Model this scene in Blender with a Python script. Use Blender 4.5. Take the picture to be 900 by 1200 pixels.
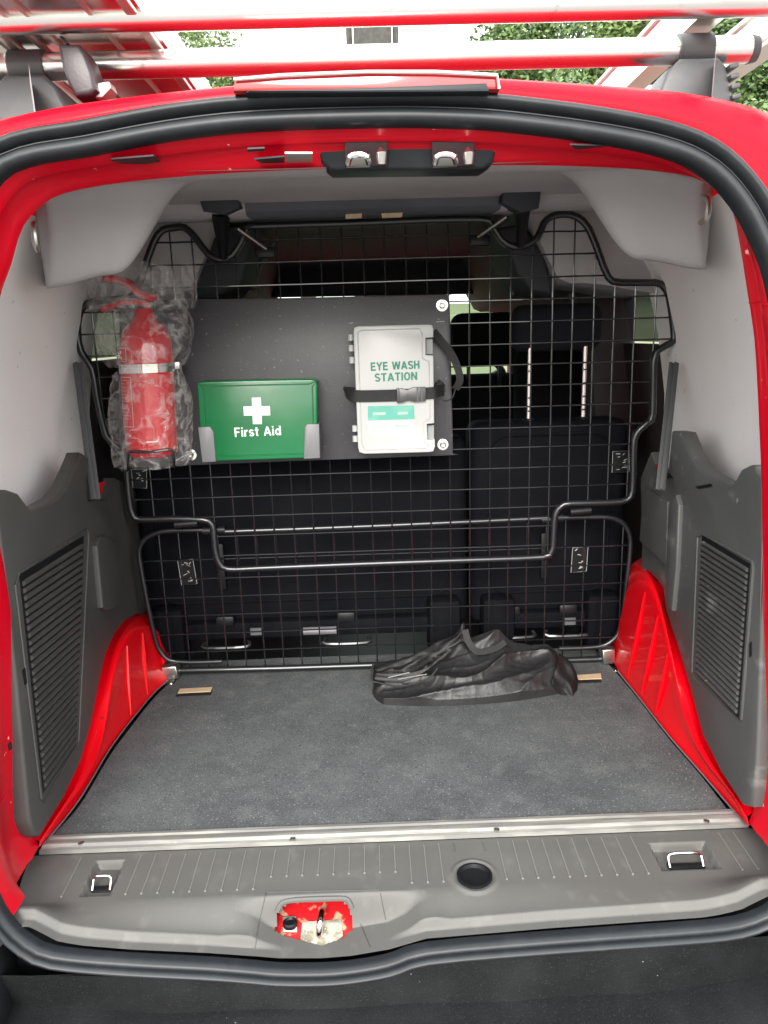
import bpy, bmesh, math, random
from mathutils import Vector, Matrix, noise
random.seed(7)
R = math.radians
scene = bpy.context.scene
for o in list(bpy.data.objects): bpy.data.objects.remove(o)
COL = scene.collection

# ---------------------------------------------------------------- camera
PITCH, YAW, ROLL = R(13), R(0.8), R(1.7)
CAM = Vector((-0.022, -1.0, 0.87))
F = 900.0
fw = Vector((math.sin(YAW)*math.cos(PITCH), math.cos(YAW)*math.cos(PITCH), -math.sin(PITCH)))
rt = Vector((math.cos(YAW), -math.sin(YAW), 0)); up0 = rt.cross(fw)
rx = rt*math.cos(ROLL)-up0*math.sin(ROLL); ux = up0*math.cos(ROLL)+rt*math.sin(ROLL)
cd = bpy.data.cameras.new('camera'); cam = bpy.data.objects.new('camera', cd); COL.objects.link(cam)
cd.sensor_fit = 'VERTICAL'; cd.sensor_height = 36; cd.lens = 27; cd.clip_start = 0.02; cd.clip_end = 2000
m = Matrix((rx, ux, -fw)).transposed().to_4x4(); m.translation = CAM
cam.matrix_world = m
scene.camera = cam
scene.render.resolution_x = 768; scene.render.resolution_y = 1024

# ---------------------------------------------------------------- world, sun, exposure
SUN_EL, SUN_AZ = R(27), R(187)      # azimuth measured clockwise from +Y: the sun stands behind the camera
w = bpy.data.worlds.new("World"); scene.world = w; w.use_nodes = True
nt = w.node_tree; nt.nodes.clear()
sky = nt.nodes.new('ShaderNodeTexSky'); sky.sky_type = 'NISHITA'; sky.sun_disc = False
sky.sun_elevation = SUN_EL; sky.sun_rotation = SUN_AZ; sky.air_density = 1.0; sky.dust_density = 4.0
tc = nt.nodes.new('ShaderNodeTexCoord')
cl = nt.nodes.new('ShaderNodeTexNoise'); cl.inputs['Scale'].default_value = 2.2; cl.inputs['Detail'].default_value = 4
cr = nt.nodes.new('ShaderNodeValToRGB'); cr.color_ramp.elements[0].color = (8.5, 8.7, 9.0, 1); cr.color_ramp.elements[1].color = (12.5, 12.6, 12.6, 1)
cr.color_ramp.elements[0].position = 0.3; cr.color_ramp.elements[1].position = 0.7
mx = nt.nodes.new('ShaderNodeMixRGB'); mx.inputs[0].default_value = 0.88     # a bright unbroken overcast in front of the blue
bg = nt.nodes.new('ShaderNodeBackground'); bg.inputs['Strength'].default_value = 0.12
out = nt.nodes.new('ShaderNodeOutputWorld')
nt.links.new(tc.outputs['Generated'], cl.inputs['Vector']); nt.links.new(cl.outputs['Fac'], cr.inputs[0])
nt.links.new(sky.outputs[0], mx.inputs[1]); nt.links.new(cr.outputs[0], mx.inputs[2])
nt.links.new(mx.outputs[0], bg.inputs[0]); nt.links.new(bg.outputs[0], out.inputs[0])
sl = bpy.data.lights.new('sun', 'SUN'); sl.energy = 1.5; sl.angle = R(25); sl.color = (1, .97, .92)
so = bpy.data.objects.new('sun', sl); COL.objects.link(so)
sd = Vector((math.sin(SUN_AZ)*math.cos(SUN_EL), math.cos(SUN_AZ)*math.cos(SUN_EL), math.sin(SUN_EL)))
so.rotation_euler = sd.to_track_quat('Z', 'Y').to_euler()
vs = scene.view_settings; vs.view_transform = 'Standard'; vs.look = 'None'; vs.gamma = 1; vs.exposure = 1.95
scene.render.engine = 'CYCLES'
scene.cycles.max_bounces = 8; scene.cycles.transparent_max_bounces = 16

# ---------------------------------------------------------------- photograph -> place (measured camera)
def ray(px, py): return fw + rx*((px-450)/F) - ux*((py-600)/F)
def PY(px, py, y): d = ray(px, py); return CAM + d*((y-CAM.y)/d.y)
def PZ(px, py, z): d = ray(px, py); return CAM + d*((z-CAM.z)/d.z)
def PN(px, py, n, k): n = Vector(n); d = ray(px, py); return CAM + d*((k-CAM.dot(n))/d.dot(n))

# ---------------------------------------------------------------- materials
MT = {}
KEEP = {'white_panel', 'headliner', 'chrome', 'alu', 'leaf_a', 'leaf_b', 'leaf_c', 'rod_steel', 'alu_dull', 'steel', 'red_inner'}
KF = .79
def mat(name, col, rough=.5, metal=0., coat=0., bump=None, var=None, spec=.5, alpha=None, trans=0., emis=None, coatr=.05):
    """bump=(scale,strength,distance,detail)  var=(scale, colour2, lo, hi, detail)"""
    if name not in KEEP:
        col = tuple(c*KF for c in col)
        if var: var = [(v[0], tuple(c*KF for c in v[1]), *v[2:]) for v in (var if isinstance(var, list) else [var])]
    m = bpy.data.materials.new(name); m.use_nodes = True; n = m.node_tree; b = n.nodes['Principled BSDF']
    b.inputs['Base Color'].default_value = (*col, 1); b.inputs['Roughness'].default_value = rough
    b.inputs['Metallic'].default_value = metal; b.inputs['Coat Weight'].default_value = coat
    b.inputs['Coat Roughness'].default_value = coatr; b.inputs['Specular IOR Level'].default_value = spec
    b.inputs['Transmission Weight'].default_value = trans
    if alpha is not None: b.inputs['Alpha'].default_value = alpha
    t = n.nodes.new('ShaderNodeTexCoord')
    last = None
    if var:
        vs_ = var if isinstance(var, list) else [var]
        for v in vs_:
            ns = n.nodes.new('ShaderNodeTexNoise'); ns.inputs['Scale'].default_value = v[0]; ns.inputs['Detail'].default_value = v[4]
            if len(v) > 5:
                mp = n.nodes.new('ShaderNodeMapping'); mp.inputs['Scale'].default_value = v[5]
                n.links.new(t.outputs['Object'], mp.inputs[0]); n.links.new(mp.outputs[0], ns.inputs['Vector'])
            else: n.links.new(t.outputs['Object'], ns.inputs['Vector'])
            rr = n.nodes.new('ShaderNodeMapRange'); rr.inputs[1].default_value = v[2]; rr.inputs[2].default_value = v[3]
            n.links.new(ns.outputs['Fac'], rr.inputs[0])
            mm = n.nodes.new('ShaderNodeMixRGB'); mm.inputs[1].default_value = (*col, 1); mm.inputs[2].default_value = (*v[1], 1)
            if last: n.links.new(last, mm.inputs[1])
            n.links.new(rr.outputs[0], mm.inputs[0]); last = mm.outputs[0]
        n.links.new(last, b.inputs['Base Color'])
    if bump:
        ns = n.nodes.new('ShaderNodeTexNoise'); ns.inputs['Scale'].default_value = bump[0]; ns.inputs['Detail'].default_value = bump[3]
        n.links.new(t.outputs['Object'], ns.inputs['Vector'])
        bp = n.nodes.new('ShaderNodeBump'); bp.inputs['Strength'].default_value = bump[1]; bp.inputs['Distance'].default_value = bump[2]
        n.links.new(ns.outputs['Fac'], bp.inputs['Height']); n.links.new(bp.outputs[0], b.inputs['Normal'])
    if emis:
        b.inputs['Emission Color'].default_value = (*emis[0], 1); b.inputs['Emission Strength'].default_value = emis[1]
    MT[name] = m; return m
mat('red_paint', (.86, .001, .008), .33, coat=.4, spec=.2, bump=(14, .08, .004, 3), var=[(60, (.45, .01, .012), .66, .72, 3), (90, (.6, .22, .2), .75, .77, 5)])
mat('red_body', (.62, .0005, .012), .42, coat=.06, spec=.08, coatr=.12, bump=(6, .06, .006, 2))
mat('red_inner', (.42, .001, .010), .34, coat=.22, spec=.2, bump=(25, .12, .004, 3), var=[(40, (.75, .35, .33), .70, .73, 4)])  # same red paint, darkened to stand in for shade under the crossmember
mat('white_panel', (.90, .87, .85), .6, bump=(350, .1, .001, 2), var=[(3, (.85, .81, .79), .4, .7, 3), (70, (.45, .4, .36), .74, .76, 2)])
mat('grey_trim', (.056, .054, .050), .50, bump=(900, .35, .0006, 2), var=[(4, (.075, .075, .07), .4, .7, 3)])
mat('scuffed_trim', (.075, .077, .073), .50, bump=(900, .35, .0006, 2), var=[(4, (.1, .1, .097), .4, .7, 3), (9, (.24, .24, .23), .60, .74, 12, (1, 1, 1.6)), (45, (.3, .3, .29), .70, .74, 4)])
mat('sill_trim', (.092, .090, .084), .6, spec=.35, bump=(900, .3, .0006, 2), var=[(5, (.104, .102, .095), .4, .7, 5), (40, (.125, .122, .114), .58, .8, 9, (1, .7, 1))])
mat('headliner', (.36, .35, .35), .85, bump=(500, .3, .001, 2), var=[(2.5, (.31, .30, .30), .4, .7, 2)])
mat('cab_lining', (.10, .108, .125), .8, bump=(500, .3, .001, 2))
mat('dark_roof', (.030, .034, .042), .7, bump=(300, .2, .001, 2))
mat('rubber', (.011, .0135, .016), .46, spec=.35, bump=(120, .1, .001, 3), var=[(30, (.018, .021, .024), .5, .8, 4)])
mat('bumper', (.005, .0055, .006), .65, spec=.18, bump=(300, .5, .001, 3), var=[(7, (.012, .013, .014), .45, .7, 5), (500, (.03, .03, .03), .60, .72, 3), (90, (.16, .16, .16), .775, .80, 2)])
mat('black_plastic', (.007, .0075, .009), .45, spec=.3, bump=(300, .2, .0006, 2))
mat('black_wire', (.010, .010, .012), .25, coat=.7)
mat('black_tube', (.011, .012, .014), .36, coat=.25)
mat('seat_back', (.0045, .005, .007), .75, spec=.05, bump=(240, .4, .001, 3), var=(5, (.007, .0075, .0095), .4, .7, 3))
mat('seat_fabric', (.010, .011, .015), .9, spec=.2, bump=(400, .5, .001, 2))
mat('alu', (.80, .79, .76), .27, metal=1., bump=(60, .04, .001, 3), var=[(30, (.45, .44, .42), .66, .72, 6)])
mat('alu_strip', (.25, .247, .23), .6, metal=.35, bump=(200, .1, .0006, 3), var=[(25, (.42, .41, .37), .45, .65, 6, (.3, 3, 1)), (90, (.35, .33, .3), .68, .72, 3)])
mat('alu_dull', (.62, .60, .56), .35, metal=.8)
mat('chrome', (.85, .85, .84), .12, metal=1.)
mat('steel', (.55, .54, .50), .32, metal=1., bump=(200, .1, .001, 2))
mat('zinc', (.55, .52, .42), .6, metal=.5, bump=(500, .6, .001, 3), var=[(60, (.3, .27, .2), .45, .6, 5), (200, (.7, .68, .6), .62, .66, 2)])
mat('worn_red', (.50, .008, .012), .4, coat=.4, bump=(150, .3, .001, 3), var=[(45, (.42, .3, .18), .55, .62, 6)])
mat('board', (.034, .034, .039), .36, bump=(320, .5, .0008, 3), var=[(7, (.05, .05, .053), .45, .7, 6), (110, (.19, .19, .19), .66, .72, 3)])
mat('green_box', (.003, .125, .038), .22, bump=(25, .15, .002, 2), var=(6, (.006, .155, .052), .4, .7, 3))
mat('print_white', (.85, .86, .84), .4)
mat('clip_grey', (.15, .15, .16), .45, bump=(200, .2, .001, 2))
mat('frosted', (.43, .45, .44), .33, bump=(30, .15, .002, 2), var=(9, (.48, .48, .47), .35, .65, 3), spec=.6)
mat('frost_dark', (.25, .27, .27), .4)
mat('print_green', (.01, .20, .125), .5)
mat('print_teal', (.08, .36, .28), .5, var=(30, (.16, .42, .34), .5, .75, 3))
mat('print_pale', (.36, .44, .40), .5, var=(30, (.30, .40, .36), .5, .75, 3))
mat('print_paler', (.60, .63, .59), .5)
mat('webbing', (.014, .014, .015), .8, bump=(700, .6, .001, 2))
mat('buckle', (.06, .06, .065), .35)
mat('ext_red', (.56, .006, .014), .2, coat=.8)
mat('wood_block', (.62, .48, .30), .7, var=(40, (.5, .36, .2), .4, .7, 4, (1, 6, 1)))
mat('bag_fabric', (.016, .016, .017), .50, bump=(70, .8, .002, 6), spec=.45)
mat('bag_inside', (.006, .006, .008), .5)
mat('belt_grey', (.07, .072, .075), .6, bump=(600, .4, .001, 2))
mat('maroon', (.028, .010, .014), .6)
mat('leaf_a', (.085, .14, .04), .6); mat('leaf_b', (.12, .18, .05), .6); mat('leaf_c', (.05, .095, .04), .6)
mat('bark', (.12, .09, .07), .9, bump=(20, .6, .02, 4))
mat('stone', (.065, .062, .056), .9, bump=(12, .5, .03, 4), var=(2, (.04, .038, .034), .4, .7, 5))
mat('lead', (.10, .11, .12), .7)
mat('grass', (.13, .15, .07), .95, bump=(6, .8, .05, 5), var=(1.2, (.17, .18, .09), .4, .7, 6))
mat('paving', (.19, .185, .18), .9, bump=(90, .6, .004, 4), var=(1.5, (.23, .22, .21), .4, .7, 6))  # unseen ground, colour raised to bounce light up onto the van ceiling
mat('tyre', (.02, .02, .021), .8)
mat('lens_red', (.35, .005, .008), .15, coat=1.)
mat('plastic_grey', (.085, .09, .095), .5, bump=(300, .2, .001, 2), var=(25, (.11, .11, .11), .5, .7, 4))
mat('brown_plastic', (.045, .032, .038), .4, bump=(200, .2, .001, 2))
mat('rib_grey', (.17, .165, .155), .4)
mat('rod_steel', (.85, .74, .72), .25, metal=.6)

def carpet():
    m = bpy.data.materials.new('carpet'); m.use_nodes = True; n = m.node_tree; b = n.nodes['Principled BSDF']; L = n.links
    t = n.nodes.new('ShaderNodeTexCoord')
    def ns(s, d, r=.5):
        a = n.nodes.new('ShaderNodeTexNoise'); a.inputs['Scale'].default_value = s; a.inputs['Detail'].default_value = d; a.inputs['Roughness'].default_value = r
        L.new(t.outputs['Object'], a.inputs['Vector']); return a.outputs['Fac']
    def rng(x, a, c, lo=0, hi=1):
        r = n.nodes.new('ShaderNodeMapRange'); r.inputs[1].default_value = a; r.inputs[2].default_value = c; r.inputs[3].default_value = lo; r.inputs[4].default_value = hi
        L.new(x, r.inputs[0]); return r.outputs[0]
    def mixc(f, a, c):
        r = n.nodes.new('ShaderNodeMixRGB'); L.new(f, r.inputs[0])
        if isinstance(a, tuple): r.inputs[1].default_value = (*a, 1)
        else: L.new(a, r.inputs[1])
        r.inputs[2].default_value = (*c, 1); return r.outputs[0]
    c = mixc(rng(ns(4.2, 9, .72), .36, .68), (.055, .060, .062), (.098, .104, .106))
    c = mixc(rng(ns(22, 5), .50, .75), c, (.105, .11, .11))
    c = mixc(rng(ns(330, 2), .60, .75), c, (.22, .23, .23))
    c = mixc(rng(ns(260, 2), .58, .68), c, (.04, .044, .05))
    L.new(c, b.inputs['Base Color']); b.inputs['Roughness'].default_value = .93; b.inputs['Specular IOR Level'].default_value = .25
    bp = n.nodes.new('ShaderNodeBump'); bp.inputs['Strength'].default_value = .8; bp.inputs['Distance'].default_value = .002
    L.new(ns(420, 3, .7), bp.inputs['Height']); L.new(bp.outputs[0], b.inputs['Normal'])
    MT['carpet'] = m
carpet()
def film(name, base, tr, rough, bs, bstr, bdist, tint=(1, 1, 1)):
    m = bpy.data.materials.new(name); m.use_nodes = True; n = m.node_tree; n.nodes.clear(); L = n.links
    o = n.nodes.new('ShaderNodeOutputMaterial'); mixs = n.nodes.new('ShaderNodeMixShader'); t = n.nodes.new('ShaderNodeBsdfTransparent'); t.inputs[0].default_value = (*tint, 1)
    p = n.nodes.new('ShaderNodeBsdfPrincipled'); p.inputs['Base Color'].default_value = (*base, 1); p.inputs['Roughness'].default_value = rough; p.inputs['Specular IOR Level'].default_value = .9
    c = n.nodes.new('ShaderNodeTexCoord'); a = n.nodes.new('ShaderNodeTexNoise'); a.inputs['Scale'].default_value = bs; a.inputs['Detail'].default_value = 5; a.inputs['Distortion'].default_value = .5
    if bstr: a.inputs['Detail'].default_value = 2
    def mth(op, x, v):
        q = n.nodes.new('ShaderNodeMath'); q.operation = op; L.new(x, q.inputs[0])
        if v is not None: q.inputs[1].default_value = v
        return q.outputs[0]
    rid = mth('SUBTRACT', mth('MULTIPLY', mth('ABSOLUTE', mth('SUBTRACT', a.outputs['Fac'], .5), None), -9.), -1.)   # thin creases where the noise crosses its middle
    L.new(c.outputs['Object'], a.inputs['Vector'])
    r = n.nodes.new('ShaderNodeMapRange'); r.inputs[1].default_value = .3; r.inputs[2].default_value = 1.; r.inputs[3].default_value = tr[0]; r.inputs[4].default_value = tr[1]
    L.new(rid, r.inputs[0]); L.new(r.outputs[0], mixs.inputs[0])
    if bstr:
        bp = n.nodes.new('ShaderNodeBump'); bp.inputs['Strength'].default_value = bstr; bp.inputs['Distance'].default_value = bdist
        L.new(rid, bp.inputs['Height']); L.new(bp.outputs[0], p.inputs['Normal'])
    L.new(t.outputs[0], mixs.inputs[1]); L.new(p.outputs[0], mixs.inputs[2]); L.new(mixs.outputs[0], o.inputs[0]); MT[name] = m
film('poly_film', (.62, .60, .58), (.07, .30), .08, 24, 1., .004)
film('glass', (.02, .03, .03), (.1, .1), .02, 1, 0, 0, (.86, .93, .88))
film('tinted_glass', (.02, .025, .025), (.12, .12), .02, 1, 0, 0, (.36, .38, .38))

# ---------------------------------------------------------------- object helpers
WLOC = {}
def wl(o): return WLOC.get(o.name, Vector((0, 0, 0))) if o else Vector((0, 0, 0))
def obj(name, bm, material, parent=None, smooth=True, label=None, kind=None, tag=None, angle=40, base=None):
    me = bpy.data.meshes.new(name)
    if isinstance(bm, tuple): me.from_pydata(*bm)
    else: bm.normal_update(); bm.to_mesh(me); bm.free()
    o = bpy.data.objects.new(name, me); COL.objects.link(o)
    loc = wl(parent)
    if parent is None and base is not None:
        loc = Vector(base); o.location = loc
    if loc.length: me.transform(Matrix.Translation(-loc))
    WLOC[o.name] = loc
    if parent: o.parent = parent
    for mm in (material if isinstance(material, (list, tuple)) else [material]): me.materials.append(MT[mm])
    if smooth:
        me.shade_smooth(); me.set_sharp_from_angle(angle=R(angle))
    if label: o['label'] = label
    if kind: o['kind'] = kind
    if tag: settag(o, *tag)
    return o
def settag(o, label, cat, group=None):
    o['label'] = label; o['category'] = cat
    if group: o['group'] = group
def thing(name, label, cat, loc=(0, 0, 0), group=None):
    o = bpy.data.objects.new(name, None); COL.objects.link(o); o.location = loc; o.empty_display_size = .1
    WLOC[o.name] = Vector(loc); settag(o, label, cat, group); return o
def BM(): return bmesh.new()
def box(bm, c, s, rot=None, bev=0, seg=2):
    M = Matrix.Translation(c)
    if rot is not None: M = M @ rot.to_4x4()
    r = bmesh.ops.create_cube(bm, size=1, matrix=M @ Matrix.Diagonal((*s, 1)))
    if bev:
        es = list({e for v in r['verts'] for e in v.link_edges})
        bmesh.ops.bevel(bm, geom=es, offset=bev, segments=seg, affect='EDGES', profile=.5)
def prism(bm, pts, dv, bev=0, seg=2):
    """polygon pts (list of Vector) extruded by vector dv; the first face is at pts"""
    dv = Vector(dv)
    a = [bm.verts.new(p) for p in pts]; b = [bm.verts.new(Vector(p)+dv) for p in pts]
    f = bm.faces.new(a); g = bm.faces.new(b[::-1]); n = len(pts)
    for i in range(n): bm.faces.new((a[i], b[i], b[(i+1) % n], a[(i+1) % n]))
    bmesh.ops.recalc_face_normals(bm, faces=bm.faces[:])
    if bev:
        bmesh.ops.bevel(bm, geom=list(f.edges), offset=bev, segments=seg, affect='EDGES', profile=.5)
def smoothpath(pts, n=4, closed=False):
    P = [Vector(p) for p in pts]; out = []; m = len(P)
    rng = range(m if closed else m-1)
    for i in rng:
        if closed: p0, p1, p2, p3 = P[i-1], P[i], P[(i+1) % m], P[(i+2) % m]
        else: p0, p1, p2, p3 = P[max(i-1, 0)], P[i], P[i+1], P[min(i+2, m-1)]
        for k in range(n):
            t = k/n
            out.append(.5*((2*p1)+(p2-p0)*t+(2*p0-5*p1+4*p2-p3)*t*t+(3*p1-p0-3*p2+p3)*t**3))
    if not closed: out.append(P[-1])
    return out
def tube(bm, pts, r, n=8, closed=False, cap=True, sx=1., upv=None):
    P = [Vector(p) for p in pts]; m = len(P); rings = []; prev = None
    for i in range(m):
        if closed: t = P[(i+1) % m]-P[i-1]
        else: t = P[min(i+1, m-1)]-P[max(i-1, 0)]
        t.normalize()
        if upv is not None: a = Vector(upv)
        elif prev is None: a = Vector((0, 0, 1)) if abs(t.z) < .9 else Vector((0, 1, 0))
        else: a = prev
        a = (a-t*a.dot(t)).normalized(); prev = a; b = t.cross(a)
        rr = r[i] if isinstance(r, (list, tuple)) else r
        rings.append([bm.verts.new(P[i]+(a*math.cos(2*math.pi*k/n)*sx+b*math.sin(2*math.pi*k/n))*rr) for k in range(n)])
    for i in range(m if closed else m-1):
        A, B = rings[i], rings[(i+1) % m]
        for k in range(n): bm.faces.new((A[k], A[(k+1) % n], B[(k+1) % n], B[k]))
    if cap and not closed: bm.faces.new(rings[0][::-1]); bm.faces.new(rings[-1])
def loft(bm, rows, closed=False, mi=0):
    V = [[bm.verts.new(p) for p in r] for r in rows]
    for i in range(len(V)-1):
        n = len(V[i])
        for k in range(n if closed else n-1):
            f = bm.faces.new((V[i][k], V[i][(k+1) % n], V[i+1][(k+1) % n], V[i+1][k])); f.material_index = mi
    return V
def lathe(bm, prof, n=32, M=None):
    rings = []
    for r, z in prof:
        rings.append([Vector((r*math.cos(2*math.pi*k/n), r*math.sin(2*math.pi*k/n), z)) for k in range(n)])
    if M: rings = [[M @ p for p in r] for r in rings]
    V = loft(bm, rings, True)
    bm.faces.new(V[0][::-1]); bm.faces.new(V[-1])
def resample(P, n):
    P = [Vector(p) for p in P]; d = [0]
    for i in range(1, len(P)): d.append(d[-1]+(P[i]-P[i-1]).length)
    out = []; j = 0
    for k in range(n):
        s = d[-1]*k/(n-1)
        while j < len(P)-2 and d[j+1] < s: j += 1
        t = (s-d[j])/max(d[j+1]-d[j], 1e-9); out.append(P[j].lerp(P[j+1], t))
    return out
def ss(a, b, x):
    t = min(max((x-a)/(b-a), 0), 1); return t*t*(3-2*t)
def inpoly(x, y, P):
    c = False; n = len(P)
    for i in range(n):
        x1, y1 = P[i]; x2, y2 = P[(i+1) % n]
        if (y1 > y) != (y2 > y) and x < (x2-x1)*(y-y1)/(y2-y1)+x1: c = not c
    return c
def rounded(w_, h_, r, n=5):
    P = []
    for cx, cy, a0 in ((w_/2-r, h_/2-r, 0), (-w_/2+r, h_/2-r, 90), (-w_/2+r, -h_/2+r, 180), (w_/2-r, -h_/2+r, 270)):
        for k in range(n+1):
            a = R(a0+90*k/n); P.append((cx+r*math.cos(a), cy+r*math.sin(a)))
    return P
def arc(cx, cy, rx_, ry_, a0, a1, n=12): return [(cx+rx_*math.cos(R(a0+(a1-a0)*k/n)), cy+ry_*math.sin(R(a0+(a1-a0)*k/n))) for k in range(n+1)]
GL = {  # letter: (width, strokes) on a cap height of 1
 'E': (.56, [[(.08, 0), (.08, 1)], [(.0, .92), (.54, .92)], [(.0, .52), (.50, .52)], [(.0, .08), (.56, .08)]]),
 'Y': (.66, [[(.06, 1), (.33, .46)], [(.60, 1), (.33, .46)], [(.33, .5), (.33, 0)]]),
 'W': (.96, [[(.07, 1), (.25, .03)], [(.25, .03), (.48, .97)], [(.48, .97), (.71, .03)], [(.71, .03), (.89, 1)]]),
 'A': (.70, [[(.06, 0), (.35, .97)], [(.64, 0), (.35, .97)], [(.15, .30), (.55, .30)]]),
 'S': (.60, [arc(.30, .725, .215, .195, 20, 250)+arc(.30, .275, .225, .20, 80, -160)]),
 'H': (.62, [[(.08, 0), (.08, 1)], [(.54, 0), (.54, 1)], [(.08, .52), (.54, .52)]]),
 'T': (.60, [[(0, .92), (.60, .92)], [(.30, .9), (.30, 0)]]),
 'I': (.18, [[(.09, 0), (.09, 1)]]),
 'O': (.70, [arc(.35, .5, .26, .42, 0, 360, 28)]),
 'N': (.64, [[(.08, 0), (.08, 1)], [(.56, 0), (.56, 1)], [(.09, .96), (.55, .04)]]),
 'F': (.54, [[(.08, 0), (.08, 1)], [(.0, .92), (.52, .92)], [(.0, .50), (.46, .50)]]),
 'i': (.18, [[(.09, 0), (.09, .72)], [(.09, .86), (.09, 1.0)]]),
 'r': (.36, [[(.08, 0), (.08, .72)], arc(.30, .40, .21, .25, 180, 80, 8)]),
 's': (.48, [arc(.24, .52, .16, .14, 20, 250)+arc(.24, .215, .17, .145, 80, -160)]),
 't': (.34, [[(.16, .95), (.16, .18)]+arc(.27, .18, .11, .11, 180, 280, 5), [(.0, .66), (.33, .66)]]),
 'd': (.56, [[(.48, 0), (.48, 1)], arc(.27, .36, .19, .29, 0, 360, 22)]),
 ' ': (.30, [])}
def text_on(s, height, centre, parent, material, width=None, tilt=0., weight=.155, name='lettering', gap=.10):
    bm = BM(); x = 0; lift = 0.
    for ch in s:
        wd, st_ = GL[ch]
        for P in st_:
            lift += .00004
            pts = [Vector((px+x, pz, 0)) for px, pz in P]; rows = []; n = len(pts)
            loop = (pts[0]-pts[-1]).length < 1e-4
            for k in range(n):
                a = pts[k-1] if k else (pts[-2] if loop else pts[0]); b = pts[k+1] if k < n-1 else (pts[1] if loop else pts[-1])
                t = (b-a).normalized(); nn = Vector((-t.y, t.x, 0))*weight/2
                rows.append([pts[k]+nn, pts[k]-nn])
            V = [[bm.verts.new(Vector((p.x, p.y, lift*20))) for p in r] for r in rows]
            for k in range(n-1): bm.faces.new((V[k][0], V[k][1], V[k+1][1], V[k+1][0]))
        x += wd+gap
    xs = [v.co.x for v in bm.verts]; x0, x1 = min(xs), max(xs); kx = width/(x1-x0) if width else height
    for v in bm.verts: v.co = Vector(((v.co.x-(x0+x1)/2)*kx, (v.co.y-.5)*height, v.co.z*.05))
    bmesh.ops.recalc_face_normals(bm, faces=bm.faces[:])
    bm.transform(Matrix.Translation(centre) @ Matrix.Rotation(R(90), 4, 'X') @ Matrix.Rotation(tilt, 4, 'Z'))
    return obj(name, bm, material, parent, smooth=False)
GZ = -0.62

# ================================================================ SETTING
bm = BM()
v = [bm.verts.new(p) for p in ((-900, -900, GZ), (900, -900, GZ), (900, 900, GZ), (-900, 900, GZ))]; bm.faces.new(v)
obj('ground', bm, 'grass', kind='structure', smooth=False)
bm = BM()
v = [bm.verts.new(p) for p in ((-30, -14, GZ+.004), (30, -14, GZ+.004), (30, 6.5, GZ+.004), (-30, 6.5, GZ+.004))]; bm.faces.new(v)
obj('pale_ground', bm, 'paving', kind='structure', smooth=False)  # unseen ground around the van, kept pale as a light bounce
bm = BM(); loft(bm, [[Vector((x, y, GZ+h_+.25*noise.noise(Vector((x*.1, y*.1, 1))))) for x in range(-120, 121, 6)] for y, h_ in ((8, .0), (12, .3), (18, 1.3), (26, 2.4), (40, 3.0), (120, 3.4), (200, 3.2))]); obj('grass_bank', bm, 'grass', kind='structure')
bm = BM()
for i in range(30): box(bm, (-29+i*2, 6.57, GZ+.06), (1.99, .125, .12), bev=.01)
obj('kerb', bm, 'stone', kind='structure')

# ================================================================ VAN
VAN = thing('van', 'red van seen from behind with its rear doors open and load bay showing', 'van', (0, 0, GZ))
def hw(z):      # outer half width of the body at height z
    T = [(-.5, .76), (-.2, .80), (.3, .81), (.6, .795), (.85, .755), (1.0, .715), (1.08, .675), (1.13, .62), (1.16, .55), (1.178, .46)]
    if z <= T[0][0]: return T[0][1]
    for (a, p), (b, q) in zip(T, T[1:]):
        if z <= b: return p+(q-p)*(z-a)/(b-a)
    return T[-1][1]
def side_patch(name, s, poly_yz, material, parent, thick=.025, nz=10, label=None):
    """patch of the body side between y0,y1 and z0,z1 following the tumblehome"""
    y0, y1, z0, z1 = poly_yz; bm = BM(); rows = []
    for i in range(nz+1):
        z = z0+(z1-z0)*i/nz; rows.append([Vector((s*hw(z), y0+(y1-y0)*k/6, z)) for k in range(7)])
    inner = [[p-Vector((s*thick, 0, 0)) for p in r] for r in rows]
    A = loft(bm, rows); B = loft(bm, inner, mi=1 if material == 'red_paint' else 0)
    n = len(rows[0])
    for i in range(nz):
        bm.faces.new((A[i][0], A[i+1][0], B[i+1][0], B[i][0])); bm.faces.new((A[i][-1], A[i+1][-1], B[i+1][-1], B[i][-1]))
    for k in range(n-1):
        bm.faces.new((A[0][k], A[0][k+1], B[0][k+1], B[0][k])); bm.faces.new((A[-1][k], A[-1][k+1], B[-1][k+1], B[-1][k]))
    bmesh.ops.recalc_face_normals(bm, faces=bm.faces[:])
    return obj(name, bm, [material, 'maroon'] if material == 'red_paint' else material, parent, label=label)
# --- rear opening contours (x, z), lean plane y = .09 z
inner = [(0, 1.139), (.09, 1.136), (.167, 1.130), (.292, 1.112), (.386, 1.091), (.441, 1.064), (.480, 1.024), (.507, .979), (.528, .928), (.547, .84), (.561, .72), (.573, .60), (.585, .45), (.603, .28), (.610, .12), (.606, .075), (.590, .030), (.565, -.002), (.527, -.018), (.465, -.026), (.234, -.034), (.038, -.044), (-.02, -.061), (-.08, -.070), (-.127, -.072), (-.19, -.069), (-.224, -.064), (-.30, -.054), (-.418, -.042), (-.527, -.026), (-.565, -.004), (-.592, .030), (-.610, .078), (-.614, .12), (-.610, .28), (-.598, .45), (-.582, .60), (-.572, .72), (-.564, .84), (-.556, .93), (-.544, .995), (-.525, 1.05), (-.495, 1.088), (-.452, 1.104), (-.386, 1.112), (-.273, 1.129), (-.16, 1.138)]
CC = (0., .54)
def polar(P):
    A = sorted((math.atan2(z-CC[1], x-CC[0]), x, z) for x, z in P)
    return A
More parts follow.
